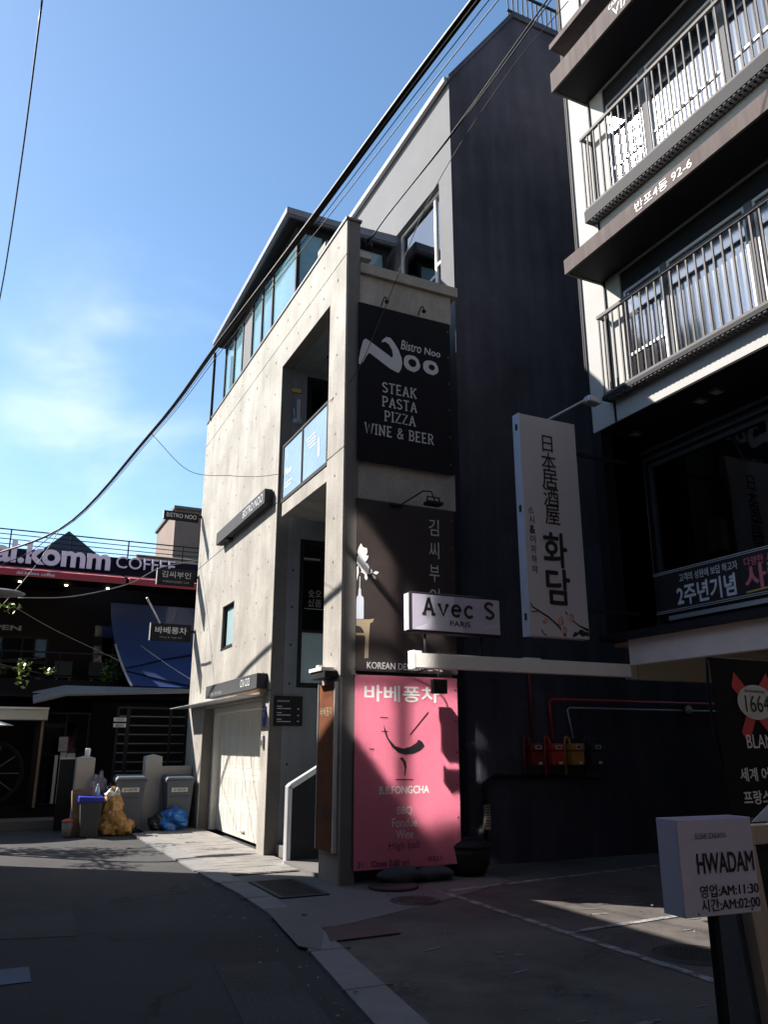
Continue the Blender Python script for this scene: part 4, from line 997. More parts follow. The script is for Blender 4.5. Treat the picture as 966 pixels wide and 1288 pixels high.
for z in (2.20,2.165,2.10,2.065,2.0,1.965): stroke(b, [(4.04,z),(4.04+.05+(.18 if int(z*1000) % 2 else .03),z)], .012, 'Y', 12.444)
for z in (2.16,2.06,1.97): stroke(b, [(4.38,z),(4.41,z)], .015, 'Y', 12.444)
b.build('lettering', 'print_grey', t)
t = thing('column_sign', 'rusty steel sign plate with a lamp on the foot of the corner column', 'sign', (3.9, 9.87, .36))
b = MB(); b.box(3.872,3.905,9.60,10.15,.36,2.36); b.build('plate', 'rust', t)
b = MB(); b.box(3.862,3.917,9.575,9.597,.36,2.38); b.build('edge_trim', 'light_metal', t); MB().box(3.862,3.917,10.153,10.17,.36,2.38).build('edge_trim', 'light_metal', t)
b = MB(); text(b, '바베퐁차', 'X', 3.871, -9.87, 2.02, .11, .42, .0); b.build('lettering', 'print_tan', t)
b = MB()
for a in range(5):
    p = 6.283*a/5
    stroke(b, arc(-9.87+.06*math.cos(p), .78+.06*math.sin(p), .05, .05, 0, 300, 8), .012, 'X', 3.871)
b.build('emblem', 'char_box', t)
b = MB(); b.box(3.74,3.916,9.62,10.14,2.43,2.52); b.build('lamp_housing', 'black', t, .004)
b = MB(); b.box(3.72,3.90,9.70,10.16,2.522,2.57); b.box(3.76,3.84,9.9,10.0,2.57,2.61); b.build('lamp_lid', 'white_paint', t, .004)
t = thing('address_plate', 'blue house number plate on the post right of the garage door', 'plate', (3.91, 12.72, 1.9))
b = MB(); b.prism([(3.905,12.60,2.20),(3.905,12.72,2.23),(3.905,12.80,2.14),(3.905,12.78,1.97),(3.905,12.69,1.88),(3.905,12.60,1.95)], (.012,0,0)); b.build('plate', 'blue_plate_sign', t)
b = MB(); text(b, '9', 'X', 3.904, -12.69, 2.07, .10); stroke(b, [(-12.76,2.16),(-12.63,2.16)], .015, 'X', 3.904); b.build('lettering', 'print_white', t)
t = thing('intercom', 'small grey intercom below the blue house number plate', 'intercom', (3.91, 12.7, 1.6))
b = MB(); b.box(3.885,3.917,12.65,12.74,1.56,1.76); b.build('body', 'light_metal', t, .01); b = MB(); b.box(3.882,3.886,12.67,12.72,1.60,1.68); b.build('screen', 'black', t)
t = thing('wall_lamp', 'slim steel wall lamp beside the balcony door', 'lamp', (4.2, 12.4, 7.1))
b = MB(); b.box(4.19,4.24,12.36,12.40,7.06,7.48); b.box(4.14,4.28,12.40,12.475,7.05,7.12); b.tube([(4.16,12.41,7.12),(4.13,12.38,7.3)], .008); b.build('body', 'light_metal', t)
t = thing('notice_plate', 'small yellow notice plate high on the hall wall', 'plate', (4.2, 12.46, 7.6))
b = MB(); b.box(4.09,4.30,12.462,12.478,7.64,7.74); b.build('board', 'yellow', t)
b = MB(); frame_rect(b, 'Y', 12.458,12.4615,4.09,4.30,7.64,7.74,.008); b.build('frame', 'black', t)

# Avec S sign on two posts
t = thing('small_shop_sign', 'lilac light box sign with black typewriter letters standing on the white beam', 'sign', (4.9, 8.28, 2.63))
b = MB(); b.box(4.23,5.50,8.20,8.34,2.86,3.345); b.build('box', 'black', t, .03)
b = MB(); b.box(4.262,5.468,8.190,8.199,2.892,3.313); b.build('panel', 'lilac', t, .004)
b = MB(); b.box(4.218,4.229,8.215,8.325,2.89,3.32); b.build('side_panel', 'light_metal', t)
b = MB(); poly(b, [(4.27,2.90),(4.45,2.97),(4.52,3.15),(4.50,3.31),(4.82,3.31),(4.83,3.12),(4.92,2.99),(4.95,2.895)], 'Y', 8.189, .0008); stroke(b, [(5.24,2.93),(5.26,2.97),(5.46,3.0)], .008, 'Y', 8.189, .001); b.build('pale_print', 'lilac_light', t)
b = MB(); serif(b, 'Avec S', 'Y', 8.187, 4.885, 3.075, .20, 1.00, .036, .12); text(b, 'PARIS', 'Y', 8.187, 4.90, 2.99, .065, .28, .006); b.build('lettering', 'print_black', t)
for x in (4.47, 5.24): MB().tube([(x,8.28,2.62),(x,8.28,2.87)], .016).build('post', 'dark_metal', t)

# tall vertical izakaya sign
t = thing('vertical_sign', 'tall white sign box with brush characters and plum branch hung before the navy wall', 'sign', (6.45, 8.33, 2.92))
b = MB(); b.box(5.972,6.895,8.26,8.40,2.925,5.935); b.build('panel', 'sign_white', t, .004)
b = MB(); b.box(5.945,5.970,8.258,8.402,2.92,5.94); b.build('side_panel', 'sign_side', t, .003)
for z in (5.70,4.55,3.12): MB().box(5.940,5.946,8.29,8.34,z,z+.09).build('catch', 'char_box', t)
b = MB()
for ch, u, v, hh, w_ in (('日',6.40,5.56,.235,.17),('本',6.405,5.30,.26,.24),('居',6.405,5.05,.27,.25),('酒',6.41,4.80,.26,.25),('屋',6.415,4.55,.27,.24)): text(b, ch, 'Y', 8.259, u, v, hh, w_, .008)
text(b, '화', 'Y', 8.259, 6.425, 4.07, .46, .37, .022); text(b, '담', 'Y', 8.259, 6.44, 3.58, .46, .37, .022)
for i, ch in enumerate('스시&이자까야'): text(b, ch, 'Y', 8.259, 6.07+.002*i, 4.58-.133*i, .105 if ch != '스' else .08, .085, .006 if ch != '&' else .03)
b.build('lettering', 'print_black', t)
b = MB()
for pts, w_ in (([(5.985,3.344),(6.011,3.292),(6.108,3.244),(6.247,3.178),(6.33,3.124),(6.412,3.058),(6.506,2.945)],[.012,.02,.022,.026,.022,.026,.03]),([(5.993,3.227),(6.05,3.232),(6.108,3.244)],.014),([(6.525,3.264),(6.56,3.22),(6.598,3.178),(6.74,3.09),(6.885,3.04)],[.02,.014,.014,.02,.04]),([(6.134,3.006),(6.173,2.95),(6.216,2.941)],.016)): stroke(b, pts, w_, 'Y', 8.259)
poly(b, [(6.608,2.939),(6.659,3.014),(6.70,3.0),(6.74,3.04),(6.781,3.045),(6.83,3.02),(6.885,3.016),(6.888,2.955),(6.83,2.97),(6.78,2.95),(6.72,2.985),(6.67,2.95)], 'Y', 8.259)
b.build('branch_print', 'print_black', t)
b = MB()
for i, (u, v, r_) in enumerate([(6.19,3.13,.04),(6.41,3.16,.07),(6.48,3.02,.05),(6.60,3.20,.05),(6.39,3.215,.05)]):
    for a in range(5): poly(b, ellipse(u+r_*.5*math.cos(1.256*a), v+r_*.5*math.sin(1.256*a), r_*.5, r_*.5, 10), 'Y', 8.257-.0006*a)
b.build('blossom_print', 'print_peach', t)
b = MB()
for i, (u, v, r_) in enumerate([(6.19,3.13,.04),(6.42,3.14,.07),(6.48,3.02,.05),(6.61,3.19,.05)]): stroke(b, arc(u, v, r_*.8, r_*.8, 190+30*i, 400+30*i, 10), .014, 'Y', 8.252); stroke(b, arc(u, v, r_*.3, r_*.3, 0, 300, 8), .012, 'Y', 8.252)
b.build('blossom_outline', 'print_orange', t)
for z in (5.5, 3.3): MB().box(6.896, XW+.3, 8.31, 8.35, z, z+.05).build('bracket', 'dark_metal', t)
b = MB(); b.tube([(6.45,8.29,5.93),(7.0,8.05,6.27)], .016); b.build('lamp_arm', 'light_metal', t)
b = MB(); b.hexa([(6.94,7.96,6.20),(7.16,7.96,6.18),(7.16,8.12,6.18),(6.94,8.12,6.20)], [(6.96,7.98,6.30),(7.14,7.98,6.28),(7.14,8.10,6.28),(6.96,8.10,6.30)]); b.build('flood_lamp', 'light_metal', t, .02)

# window banner of the bar
t = thing('anniversary_banner', 'dark brown banner with big white Korean letters along the bar window', 'banner', (XR-.03, 7.4, 3.36))
b = MB(); b.box(XR-.022,XR-.010,2.5,8.44,3.37,3.93); b.build('sheet', 'ban_brown', t)
b = MB(); [b.box(XR-.03,XR-.0225,2.5,8.45,z,z+.010) for z in (3.36,3.385,3.905,3.93)]; b.build('border', 'print_grey', t)
b = MB(); text(b, '2주년기념', 'X', XR-.024, -7.54, 3.565, .27, .98, .03); b.build('lettering', 'print_white', t); b = MB(); text(b, '고객의 성원에 보답 하고자', 'X', XR-.024, -7.475, 3.80, .11, .98, .012); b.build('small_lettering', 'print_white', t)
b = MB(); text(b, '사랑', 'X', XR-.024, -6.58, 3.60, .30, .62, .03); text(b, '다양한 사은', 'X', XR-.024, -6.62, 3.80, .11, .52, .012); b.build('pink_lettering', 'print_pink', t)
b = MB(); stroke(b, [(-6.90,3.425),(-6.3,3.45)], .02, 'X', XR-.024); b.build('underline', 'print_yellow', t)


# ================================================================== YARD WALL FITTINGS
def meter(x, m, label, k):
    t = thing('gas_meter', label, 'gas meter', (x, 10.15, 1.3), 'gas meters on the dark wall')
    b = MB(); b.box(x-.11,x+.11,10.06,10.22,1.32,1.52); b.box(x-.12,x+.12,10.05,10.22,1.525,1.63); b.build('body', m, t, .02)
    b = MB(); b.box(x-.055,x+.055,10.044,10.0495,1.55,1.605); b.box(x+.0,x+.06,10.052,10.0595,1.335,1.37); b.build('dial', 'label_white', t)
    b = MB(); b.box(x-.035,x+.035,10.040,10.0435,1.565,1.592); b.build('dial_window', 'black', t)
    p = MB(); p.tube([(x-.17,10.17,1.18),(x-.17,10.17,1.62)], .018); p.tube(cat3([(x-.17,10.17,1.60),(x-.15,10.17,1.72),(x-.09,10.17,1.70),(x-.08,10.15,1.62)], 4), .018); p.build('pipe', m, t)
    return t
meter(7.29, 'meter_dkred', 'dark red gas meter, first from the pink banner', 0)
meter(7.66, 'meter_red', 'bright red gas meter between the dark red and the orange one', 1)
meter(8.03, 'meter_orange', 'orange gas meter under the pale pipe', 2)
meter(8.40, 'meter_black', 'black gas meter, farthest from the pink banner', 3)
def pipe(name, label, pts, r, m):
    b = MB(); b.tube(pts, r, 8); tag(b.build(name, m), label, 'pipe', 'pipes on the dark yard wall')
pipe('gas_pipe', 'dark red pipe rising straight above the dark red meter', [(7.30,10.19,1.7),(7.28,10.19,2.86)], .018, 'meter_dkred')
pipe('gas_pipe', 'bright red pipe rising from the red meter and turning right', [(7.66,10.19,1.7),(7.64,10.19,2.25),(7.70,10.19,2.28),(12,10.19,2.28)], .02, 'meter_red')
pipe('gas_pipe', 'pale grey pipe rising from the orange meter and turning right', [(8.05,10.19,1.7),(7.97,10.19,2.13),(8.02,10.19,2.16),(12,10.19,2.16)], .014, 'light_metal')
pipe('gas_pipe', 'black pipe running low along the wall under the meters and down', [(8.5,10.19,1.14),(6.55,10.19,1.18),(6.44,10.19,1.10),(6.42,10.19,.02)], .03, 'black')
pipe('downpipe', 'thin pale downpipe beside the edge of the pink banner', [(5.86,9.95,.35),(5.84,9.95,2.3)], .018, 'light_metal')
b = MB(); b.box(6.37,6.45,10.10,10.155,.48,.80); t = thing('gauge_label', 'narrow printed label strapped on the black wall pipe', 'label', (6.41,10.12,.48)); b.build('plate', 'cream', t)
b = MB(); [stroke(b, [(6.38,.53+.035*k),(6.44,.53+.035*k)], .016, 'Y', 10.098) for k in range(8)]; b.build('lettering', 'print_black', t)
t = thing('round_wall_lamp', 'small round lamp on the dark yard wall', 'lamp', (10.45,10.2,2.17))
MB().lathe((10.45,10.24,2.17), [(.10,0),(.10,-.05),(.085,-.08)], 20, 'y').build('rim', 'black', t); MB().lathe((10.45,10.16,2.17), [(.075,0),(.06,-.03),(.02,-.045)], 20, 'y').build('lens', 'cream', t)

# cushions, planter and mat below the pink banner
def cushion(x, y, rx, ry, rz, label, seed):
    b = MB(); b.blob((x,y,rz),(rx,ry,rz),seed,.07,20,10,.003); return tag(b.build('cushion', 'cushion'), label, 'cushion', 'cushions below the pink banner')
cushion(4.66, 9.36, .30, .17, .10, 'slate grey floor cushion below the pink banner, nearer the column', 3)
cushion(5.16, 9.42, .28, .15, .085, 'slate grey floor cushion below the pink banner, nearer the planter', 5)
b = MB(); b.lathe((4.47,9.15,.004), [(.29,0),(.30,.02),(.28,.035),(.1,.038)], 32); tag(b.build('round_mat', 'plate_red'), 'dark round lid lying flat on the concrete beside the corner column', 'lid')
t = thing('planter', 'dark round planter basket with lid at the pink banner corner', 'planter', (5.78,9.6,0))
MB().lathe((5.78,9.6,0), [(.19,.0),(.24,.10),(.275,.26),(.285,.33),(.27,.34)], 28).build('basket', 'basket', t)
MB().lathe((5.78,9.6,0), [(.30,.345),(.30,.36),(.27,.39),(.20,.43),(.10,.45)], 28).build('lid', 'black', t)

# ================================================================== FOREGROUND RIGHT: BOX SIGN, BANNER STAND, EASEL
t = thing('box_stand_sign', 'lavender acrylic box sign with opening hours on a black post', 'sign', (2.76, 2.68, 0))
def bs(u, v, z):   # local frame of the slightly turned box
    a = R(-3.5); return (2.775+u*math.cos(a)-v*math.sin(a), 2.68+u*math.sin(a)+v*math.cos(a), z)
z0, z1, hw_, hd_ = .942, 1.308, .198, .062
b = MB()
def wall(u0,u1,v0,v1):
    b.hexa([bs(u0,v0,z0),bs(u1,v0,z0),bs(u1,v1,z0),bs(u0,v1,z0)], [bs(u0,v0,z1),bs(u1,v0,z1),bs(u1,v1,z1),bs(u0,v1,z1)])
wall(-hw_,hw_,-hd_,-hd_+.006); wall(-hw_,hw_,hd_-.006,hd_); wall(-hw_,-hw_+.006,-hd_+.006,hd_-.006); wall(hw_-.006,hw_,-hd_+.006,hd_-.006)
b.hexa([bs(-hw_+.006,-hd_+.006,z0),bs(hw_-.006,-hd_+.006,z0),bs(hw_-.006,hd_-.006,z0),bs(-hw_+.006,hd_-.006,z0)], [bs(-hw_+.006,-hd_+.006,z0+.008),bs(hw_-.006,-hd_+.006,z0+.008),bs(hw_-.006,hd_-.006,z0+.008),bs(-hw_+.006,hd_-.006,z0+.008)])
b.build('box', 'acrylic', t, .002)
tm = MB()
def bt(s_, u, z, h_, w_, bold=0):
    q = MB(); text(q, s_, 'Y', 0, u, z, h_, w_, bold, thick=0); tm.add([bs(p[0], -hd_-.0012+p[1], p[2]) for p in q.v], q.f)
bt('SUSHI IZAKAYA', -.028, 1.242, .023, .165, 0); bt('HWADAM', .037, 1.138, .075, .30, .022)
bt('영업:AM:11:30', .042, 1.034, .046, .308, .012); bt('시간:AM:02:00', .042, .982, .046, .308, .012)
tm.build('lettering', 'print_black', t)
b = MB(); [b.lathe(bs(u, -hd_, z0+.012), [(.004,0),(.004,-.002)], 8, 'y') for u in (-.13,.15)]; b.build('screws', 'black', t)
b = MB(); b.box(2.758,2.792,2.665,2.699,.03,.941); b.build('post', 'black', t, .003)
b = MB(); b.box(2.58,2.95,2.50,2.86,.006,.03); b.build('base_plate', 'black', t, .004)

t = thing('banner_stand', 'black beer banner on a bowed rod stand behind the box sign', 'banner stand', (4.0, 3.45, 0))
def bn(u, v, d=0): return (3.70+u+(1-v)*.21*(1-.4*v), 3.40-d+(1-v)*.10, .42+v*1.66)
b = MB(); nx, nz_ = 6, 14
b.add([bn(.62*i/nx, j/nz_) for j in range(nz_+1) for i in range(nx+1)], [(j*(nx+1)+i, j*(nx+1)+i+1, (j+1)*(nx+1)+i+1, (j+1)*(nx+1)+i) for j in range(nz_) for i in range(nx)], True)
b.add([bn(.62*i/nx, j/nz_, -.004) for j in range(nz_+1) for i in range(nx+1)], [(j*(nx+1)+i, (j+1)*(nx+1)+i, (j+1)*(nx+1)+i+1, j*(nx+1)+i+1) for j in range(nz_) for i in range(nx)], True)
b.build('sheet', 'ban_black', t)
def onb(q, d=.004):
    r = MB(); v = []
    for p in q.v: v.append(bn(p[0], p[2], d-p[1]))
    r.add(v, q.f); return r
def scaled(s_, u, v, h_, w_, bold=0): q = MB(); text(q, s_, 'Y', 0, u, v, h_, w_, bold, thick=0); return q
q = MB(); stroke(q, [(.16,.935),(.31,.845),(.46,.755)], .06, 'Y', 0, 0); stroke(q, [(.46,.935),(.31,.845),(.20,.735)], .06, 'Y', 0, 0); onb(q, .004).build('ribbon_print', 'print_red', t)
q = MB(); poly(q, ellipse(.325,.858,.15,.060,26), 'Y', 0, 0); onb(q, .007).build('oval_print', 'label_white', t)
q = MB(); [q.add(p.v, p.f) for p in (scaled('1664',.335,.853,.058,.20,0),)]; onb(q, .010).build('oval_lettering', 'print_black', t); q = scaled('Kronenbourg',.325,.895,.012,.16,.005); onb(q, .010).build('oval_small_lettering', 'print_black', t)
for p in (scaled('BLANC',.345,.725,.046,.28,.004), scaled('세계 어디서나',.345,.615,.044,.46,.02), scaled('프랑스 최고의',.345,.540,.044,.46,.02)): onb(p, .005).build('lettering', 'print_white', t)
q = MB(); q.add(*(lambda p: (p.v, p.f))(scaled('프랑스 NO.1 밀맥주',.29,.465,.024,.30,.004))); onb(q, .005).build('small_lettering', 'print_dim', t)
b = MB(); b.tube(cat3([(3.69,3.41,2.09),(3.71,3.44,1.8),(3.80,3.47,1.45),(3.88,3.5,1.22)], 6), .008); b.tube([(3.69,3.41,2.085),(4.33,3.41,2.085)], .008); b.build('rod', 'black', t)
b = MB(); b.tube([(3.88,3.5,1.26),(3.92,3.52,.9),(3.96,3.55,.02)], .022); b.tube([(3.96,3.55,.02),(3.7,3.9,.02)], .018); b.tube([(3.96,3.55,.02),(4.3,3.85,.02)], .018); b.tube([(3.96,3.55,.02),(4.0,3.2,.02)], .018); b.build('stand', 'light_metal', t)

t = thing('easel', 'pale timber easel leg with a dark board at the photo edge, behind the box sign', 'easel', (3.3, 2.78, 0))
b = MB(); b.hexa([(3.115,2.70,.0),(3.22,2.70,.0),(3.22,2.76,.0),(3.115,2.76,.0)], [(2.99,2.70,1.18),(3.09,2.70,1.18),(3.09,2.76,1.18),(2.99,2.76,1.18)]); b.build('leg', 'beige', t, .004)
b = MB(); b.hexa([(3.66,2.70,.0),(3.765,2.70,.0),(3.765,2.76,.0),(3.66,2.76,.0)], [(3.66,2.70,1.18),(3.765,2.70,1.18),(3.765,2.76,1.18),(3.66,2.76,1.18)]); b.build('leg', 'beige', t, .004)
b = MB(); b.box(2.985,3.77,2.70,2.76,1.182,1.262); b.build('rail', 'beige', t, .004)
b = MB(); b.prism([(3.125,2.725,.18),(3.655,2.725,.18),(3.655,2.725,1.17),(3.095,2.725,1.17)], (0,.02,0)); b.build('board', 'dark_metal', t)
b = MB(); b.hexa([(3.09,2.765,.0),(3.13,2.765,.0),(3.13,2.99,.0),(3.09,2.99,.0)], [(2.965,2.765,1.17),(3.0,2.765,1.17),(3.0,2.83,1.17),(2.965,2.83,1.17)]); b.build('rear_leg', 'stucco', t)
b = MB(); b.prism([(3.20,2.80,1.264),(3.5,2.80,1.264),(3.5,2.80,1.44)], (0,.004,0)); b.build('paper', 'print_pale_blue', t)

# ================================================================== FAR END: GATE PILLARS, BINS, BAGS
def gate_pillar(x0, x1, y0, y1, z, label):
    t = thing('gate_pillar', label, 'gate pillar', ((x0+x1)/2,(y0+y1)/2,0), 'white gate pillars by the bins')
    MB().box(x0,x1,y0,y1,0,z).build('shaft', 'pillar', t, .01)
    xm, ym = (x0+x1)/2, (y0+y1)/2
    b = MB(); b.add([(x0,y0,z+.001),(x1,y0,z+.001),(x1,y1,z+.001),(x0,y1,z+.001),(xm,ym,z+.05)], [(0,1,4),(1,2,4),(2,3,4),(3,0,4),(3,2,1,0)]); b.build('cap', 'pillar', t); return t
gp = gate_pillar(1.60,1.95,17.55,17.85,1.36,'white rendered gate pillar behind the dark bin with blue liner')
b = MB(); b.lathe((1.80,17.68,1.39), [(.05,0),(.055,.14),(.04,.16)], 14); tag(b.build('paper_cup', 'print_white'), 'white paper cup left on top of a gate pillar', 'cup')
gate_pillar(2.93,3.27,17.55,17.85,1.38,'white rendered gate pillar between the two grey wheelie bins')
b = MB(); b.box(3.272,3.90,17.62,17.78,0,1.19); tag(b.build('garden_wall', 'pillar', None, .008), 'low pale wall joining the gate pillar to the concrete building', 'wall')
def wheelie(x0, x1, y, z, label, name='wheelie_bin', body='bin_grey', sticker=True, group='wheelie bins at the street end'):
    t = thing(name, label, 'bin', ((x0+x1)/2, y, 0), group)
    d = .5; i = .06; w_ = x1-x0
    b = MB(); b.hexa([(x0+i,y-d/2+i,.03),(x1-i,y-d/2+i,.03),(x1-i,y+d/2-i,.03),(x0+i,y+d/2-i,.03)], [(x0,y-d/2,z-.08),(x1,y-d/2,z-.08),(x1,y+d/2,z-.08),(x0,y+d/2,z-.08)])
    zz = z*.62; b.box(x0+i*.4+.06,x1-i*.4-.06,y-d/2+.0,y-d/2+.05,zz-.02,zz+.01); b.box(x0+i+.04,x1-i-.04,y-d/2+.035,y-d/2+.07,zz-.25,zz-.10)
    b.box(x0-.02,x1+.02,y-d/2-.02,y+d/2+.02,z-.12,z-.075)
    b.build('body', body, t, .012)
    b = MB(); b.hexa([(x0-.03,y-d/2-.03,z-.07),(x1+.03,y-d/2-.03,z-.07),(x1+.03,y+d/2+.03,z-.07),(x0-.03,y+d/2+.03,z-.07)], [(x0+.02,y-d/2+.02,z-.02),(x1-.02,y-d/2+.02,z-.02),(x1-.02,y+d/2,z+.02),(x0+.02,y+d/2,z+.02)]); b.build('lid', body, t, .012)
    if sticker: b = MB(); b.box(x0+.10,x1-.12,y-d/2-.003,y-d/2+.02,z-.30,z-.22); s_ = b.build('sticker', 'label_white', t); q = MB(); text(q, '음식물전용', 'Y', y-d/2-.004, (x0+x1)/2-.01, z-.26, .045, w_*.45, .01); q.build('sticker_lettering', 'print_black', s_)
    for x in (x0+.06, x1-.06): MB().lathe((x,y+d/2-.03,.08), [(.08,-.025),(.08,.025)], 16, 'x').build('wheel', 'black', t)
    return t
wheelie(2.33, 2.88, 17.25, 1.03, 'grey wheelie bin behind the tan rubbish bag')
wheelie(3.30, 3.84, 17.30, 1.01, 'grey wheelie bin against the low wall, behind the blue bag')
t = thing('dark_bin', 'narrow dark grey bin lined with blue film beside tan bag', 'bin', (1.82,16.55,0))
b = MB(); b.hexa([(1.68,16.42,.0),(1.98,16.42,.0),(1.98,16.68,.0),(1.68,16.68,.0)], [(1.63,16.36,.66),(2.02,16.36,.66),(2.02,16.74,.66),(1.63,16.74,.66)]); b.box(1.645,2.005,16.375,16.39,.42,.44); b.build('body', 'bin_dark', t, .012)
b = MB(); b.hexa([(1.60,16.33,.60),(2.05,16.33,.60),(2.05,16.77,.60),(1.60,16.77,.60)], [(1.60,16.33,.70),(2.05,16.33,.68),(2.05,16.77,.69),(1.60,16.77,.71)]); b.build('liner', 'blue_liner', t, .015)
b = MB(); b.hexa([(1.55,16.62,.0),(1.72,16.62,.0),(1.72,16.9,.0),(1.55,16.9,.0)], [(1.50,16.7,.80),(1.86,16.6,.86),(1.86,16.8,.84),(1.50,16.9,.78)]); tag(b.build('cardboard', 'wood'), 'brown cardboard leaning behind the dark bin with blue liner', 'cardboard')
b = MB(); b.lathe((1.93,16.55,.70), [(.035,0),(.04,.08),(.03,.15),(.015,.18),(.015,.21)], 12); tag(b.build('plastic_bottle', 'frost'), 'clear plastic bottle standing on the blue lined bin', 'bottle')
t = thing('bucket', 'small grey bucket with an orange top beside the dark bin', 'bucket', (1.47,16.6,0))
MB().lathe((1.47,16.6,0), [(.085,0),(.105,.26)], 18).build('body', 'bucket', t); MB().lathe((1.47,16.6,0), [(.115,.262),(.115,.285),(.05,.31)], 18).build('lid', 'orange', t)
t = thing('tan_rubbish_bag', 'bulging tan rubbish bag tied at the top with waste poking out', 'rubbish bag', (2.27,16.65,0))
b = MB(); b.blob((2.25,16.65,.22),(.27,.23,.27),7,.10,60,36,.003,.16); b.blob((2.23,16.66,.50),(.19,.18,.26),9,.10,56,34,None,.18); b.blob((2.45,16.60,.13),(.18,.17,.15),11,.10,44,26,.003,.16); b.tube([(2.23,16.64,.66),(2.235,16.64,.74)], .05, 12); b.blob((2.24,16.64,.79),(.10,.05,.06),5,.2,30,18,None,.3)
b.build('bag', 'bag_tan', t)
b = MB(); b.blob((2.17,16.58,.72),(.09,.05,.05),4,.2,24,14,None,.3); b.blob((2.30,16.57,.76),(.04,.03,.07),6,.2,20,12,None,.3); b.build('waste', 'label_white', t)
def bag(name, x, y, r, m, label, seed):
    b = MB(); b.blob((x,y,r[2]*.95),r,seed,.12,56,34,.003,.20); b.blob((x+.02,y,r[2]*1.85),(.06,.05,.06),seed+1,.2,24,14,None,.3); return tag(b.build(name, m), label, 'rubbish bag')
bag('blue_rubbish_bag', 3.46, 16.92, (.27,.22,.20), 'bag_blue', 'crumpled blue rubbish bag before the grey wheelie bin', 21)
bag('black_rubbish_bag', 3.14, 16.95, (.16,.15,.15), 'bag_black', 'small black rubbish bag next to the blue bag', 23)
bag('black_rubbish_bag', 2.22, 17.15, (.22,.18,.42), 'bag_black', 'tall black rubbish bag behind the tan bag', 27)
bag('grey_rubbish_bag', 2.05, 17.45, (.22,.18,.52), 'bag_grey', 'pale grey bag of waste leaning on the gate pillar', 29)
bag('black_rubbish_bag', 2.62, 16.75, (.10,.10,.09), 'bag_black', 'tiny black bag on the asphalt right of the tan bag', 31)
b = MB(); b.blob((2.62,16.68,.2),(.05,.04,.04),3,.2,10,6); tag(b.build('red_wrapper', 'print_red'), 'crumpled red wrapper on the tiny black bag', 'wrapper')

# ================================================================== CAFE AT THE END OF THE STREET
YC = 19.3
cf = thing('cafe_building', 'dark two storey coffee house with red awnings across the street end', 'cafe', (1.8, YC, 0))
MB.K = 1.17
b = MB(); b.box(-7,5.2,22.2,22.4,0,5.45); b.box(-7,5.2,20.2,22.2,2.55,2.70); b.box(4.9,5.2,19.6,22.2,0,5.45); b.build('back_wall', 'cafe_dark', cf)
b = MB(); b.box(-7,1.2,19.33,22.19,5.30,5.42); b.box(1.2,4.89,19.33,20.4,5.30,5.42); b.build('ceiling', 'cafe_dark', cf)
b = MB()
grid_wall(b, 'Y', 21.2, 21.35, (1.2,4.9), (5.29,5.46), []); grid_wall(b, 'Y', 21.2, 21.35, (-7,4.9), (2.70,5.29), [(-1.5,1.02,2.95,4.15),(2.0,3.0,2.95,4.55)]); b.build('upper_wall', 'cafe_brown', cf)
f = frame_rect(MB(), 'Y', 21.22,21.28,-1.5,1.02,2.95,4.15,.06); f.box(.40,.44,21.23,21.27,3.01,4.09); f.box(-1.44,.96,21.23,21.27,3.5,3.56)
w1 = f.build('window', 'black', cf); b = MB(); pane_box(b, 'Y', 21.25,-1.44,.96,3.01,4.09); b.build('pane', 'glass_dark', w1)
f = frame_rect(MB(), 'Y', 21.22,21.28,2.0,3.0,2.95,4.55,.05); f.box(2.5,2.54,21.23,21.27,3.0,4.5)
w2 = f.build('window', 'black', cf); b = MB(); pane_box(b, 'Y', 21.25,2.05,2.95,3.0,4.5); b.build('pane', 'glass_dark', w2)
b = MB(); b.box(-1.4,.9,21.7,21.75,3.0,3.45); b.box(2.05,2.5,21.7,21.75,3.0,3.9); b.build('lit_room', 'plaster', cf)
MB.K = 1.0
b = MB(); b.box(-7,6.0,19.32,26,2.62,2.70); b.build('terrace_floor', 'cafe_dark', cf)
# ground floor
b = MB(); b.box(2.0,4.9,19.60,19.75,.0,2.55); b.build('lower_wall', 'cafe_dark', cf)
b = MB(); b.box(-7,1.98,20.5,20.6,.0,2.55); b.box(-7,2.0,19.2,20.5,0.0,.36); b.build('shop_floor', 'cafe_brown', cf)
b = MB(); b.box(-7,1.05,18.9,19.32,2.12,2.34); b.build('shop_lintel', 'ivory', cf, .01)
b = MB(); b.box(-7,1.06,18.86,19.34,2.342,2.38); b.build('lintel_cap', 'white_paint', cf)
b = MB(); b.box(.84,.95,19.10,19.25,.36,2.12); b.build('shop_post', 'cafe_brown', cf); b = MB(); b.box(.95,1.0,19.10,19.22,.36,2.12); b.build('shop_post_edge', 'wood', cf)
f = frame_rect(MB(), 'Y', 19.26,19.30,1.0,1.95,.40,2.30,.04); f.box(1.45,1.48,19.26,19.30,.44,2.26); dr = f.build('glass_door', 'black', cf)
b = MB(); pane_box(b, 'Y', 19.28,1.04,1.91,.44,2.26); b.build('pane', 'glass_dark', dr)
b = MB(); b.box(-7,2.0,18.35,19.2,-.01,.16); b.build('deck', 'apron', cf)
# lean-to roof over the gate
b = MB(); b.hexa([(1.36,18.7,2.62),(4.15,18.7,2.75),(4.15,19.6,2.86),(1.36,19.6,2.86)], [(1.36,18.7,2.66),(4.15,18.7,2.79),(4.15,19.6,2.90),(1.36,19.6,2.90)]); b.hexa([(.72,18.7,2.44),(1.36,18.7,2.62),(1.36,19.6,2.86),(.72,19.6,2.7)], [(.72,18.7,2.48),(1.36,18.7,2.66),(1.36,19.6,2.90),(.72,19.6,2.74)])
b.build('lean_to_roof', 'coping', cf)
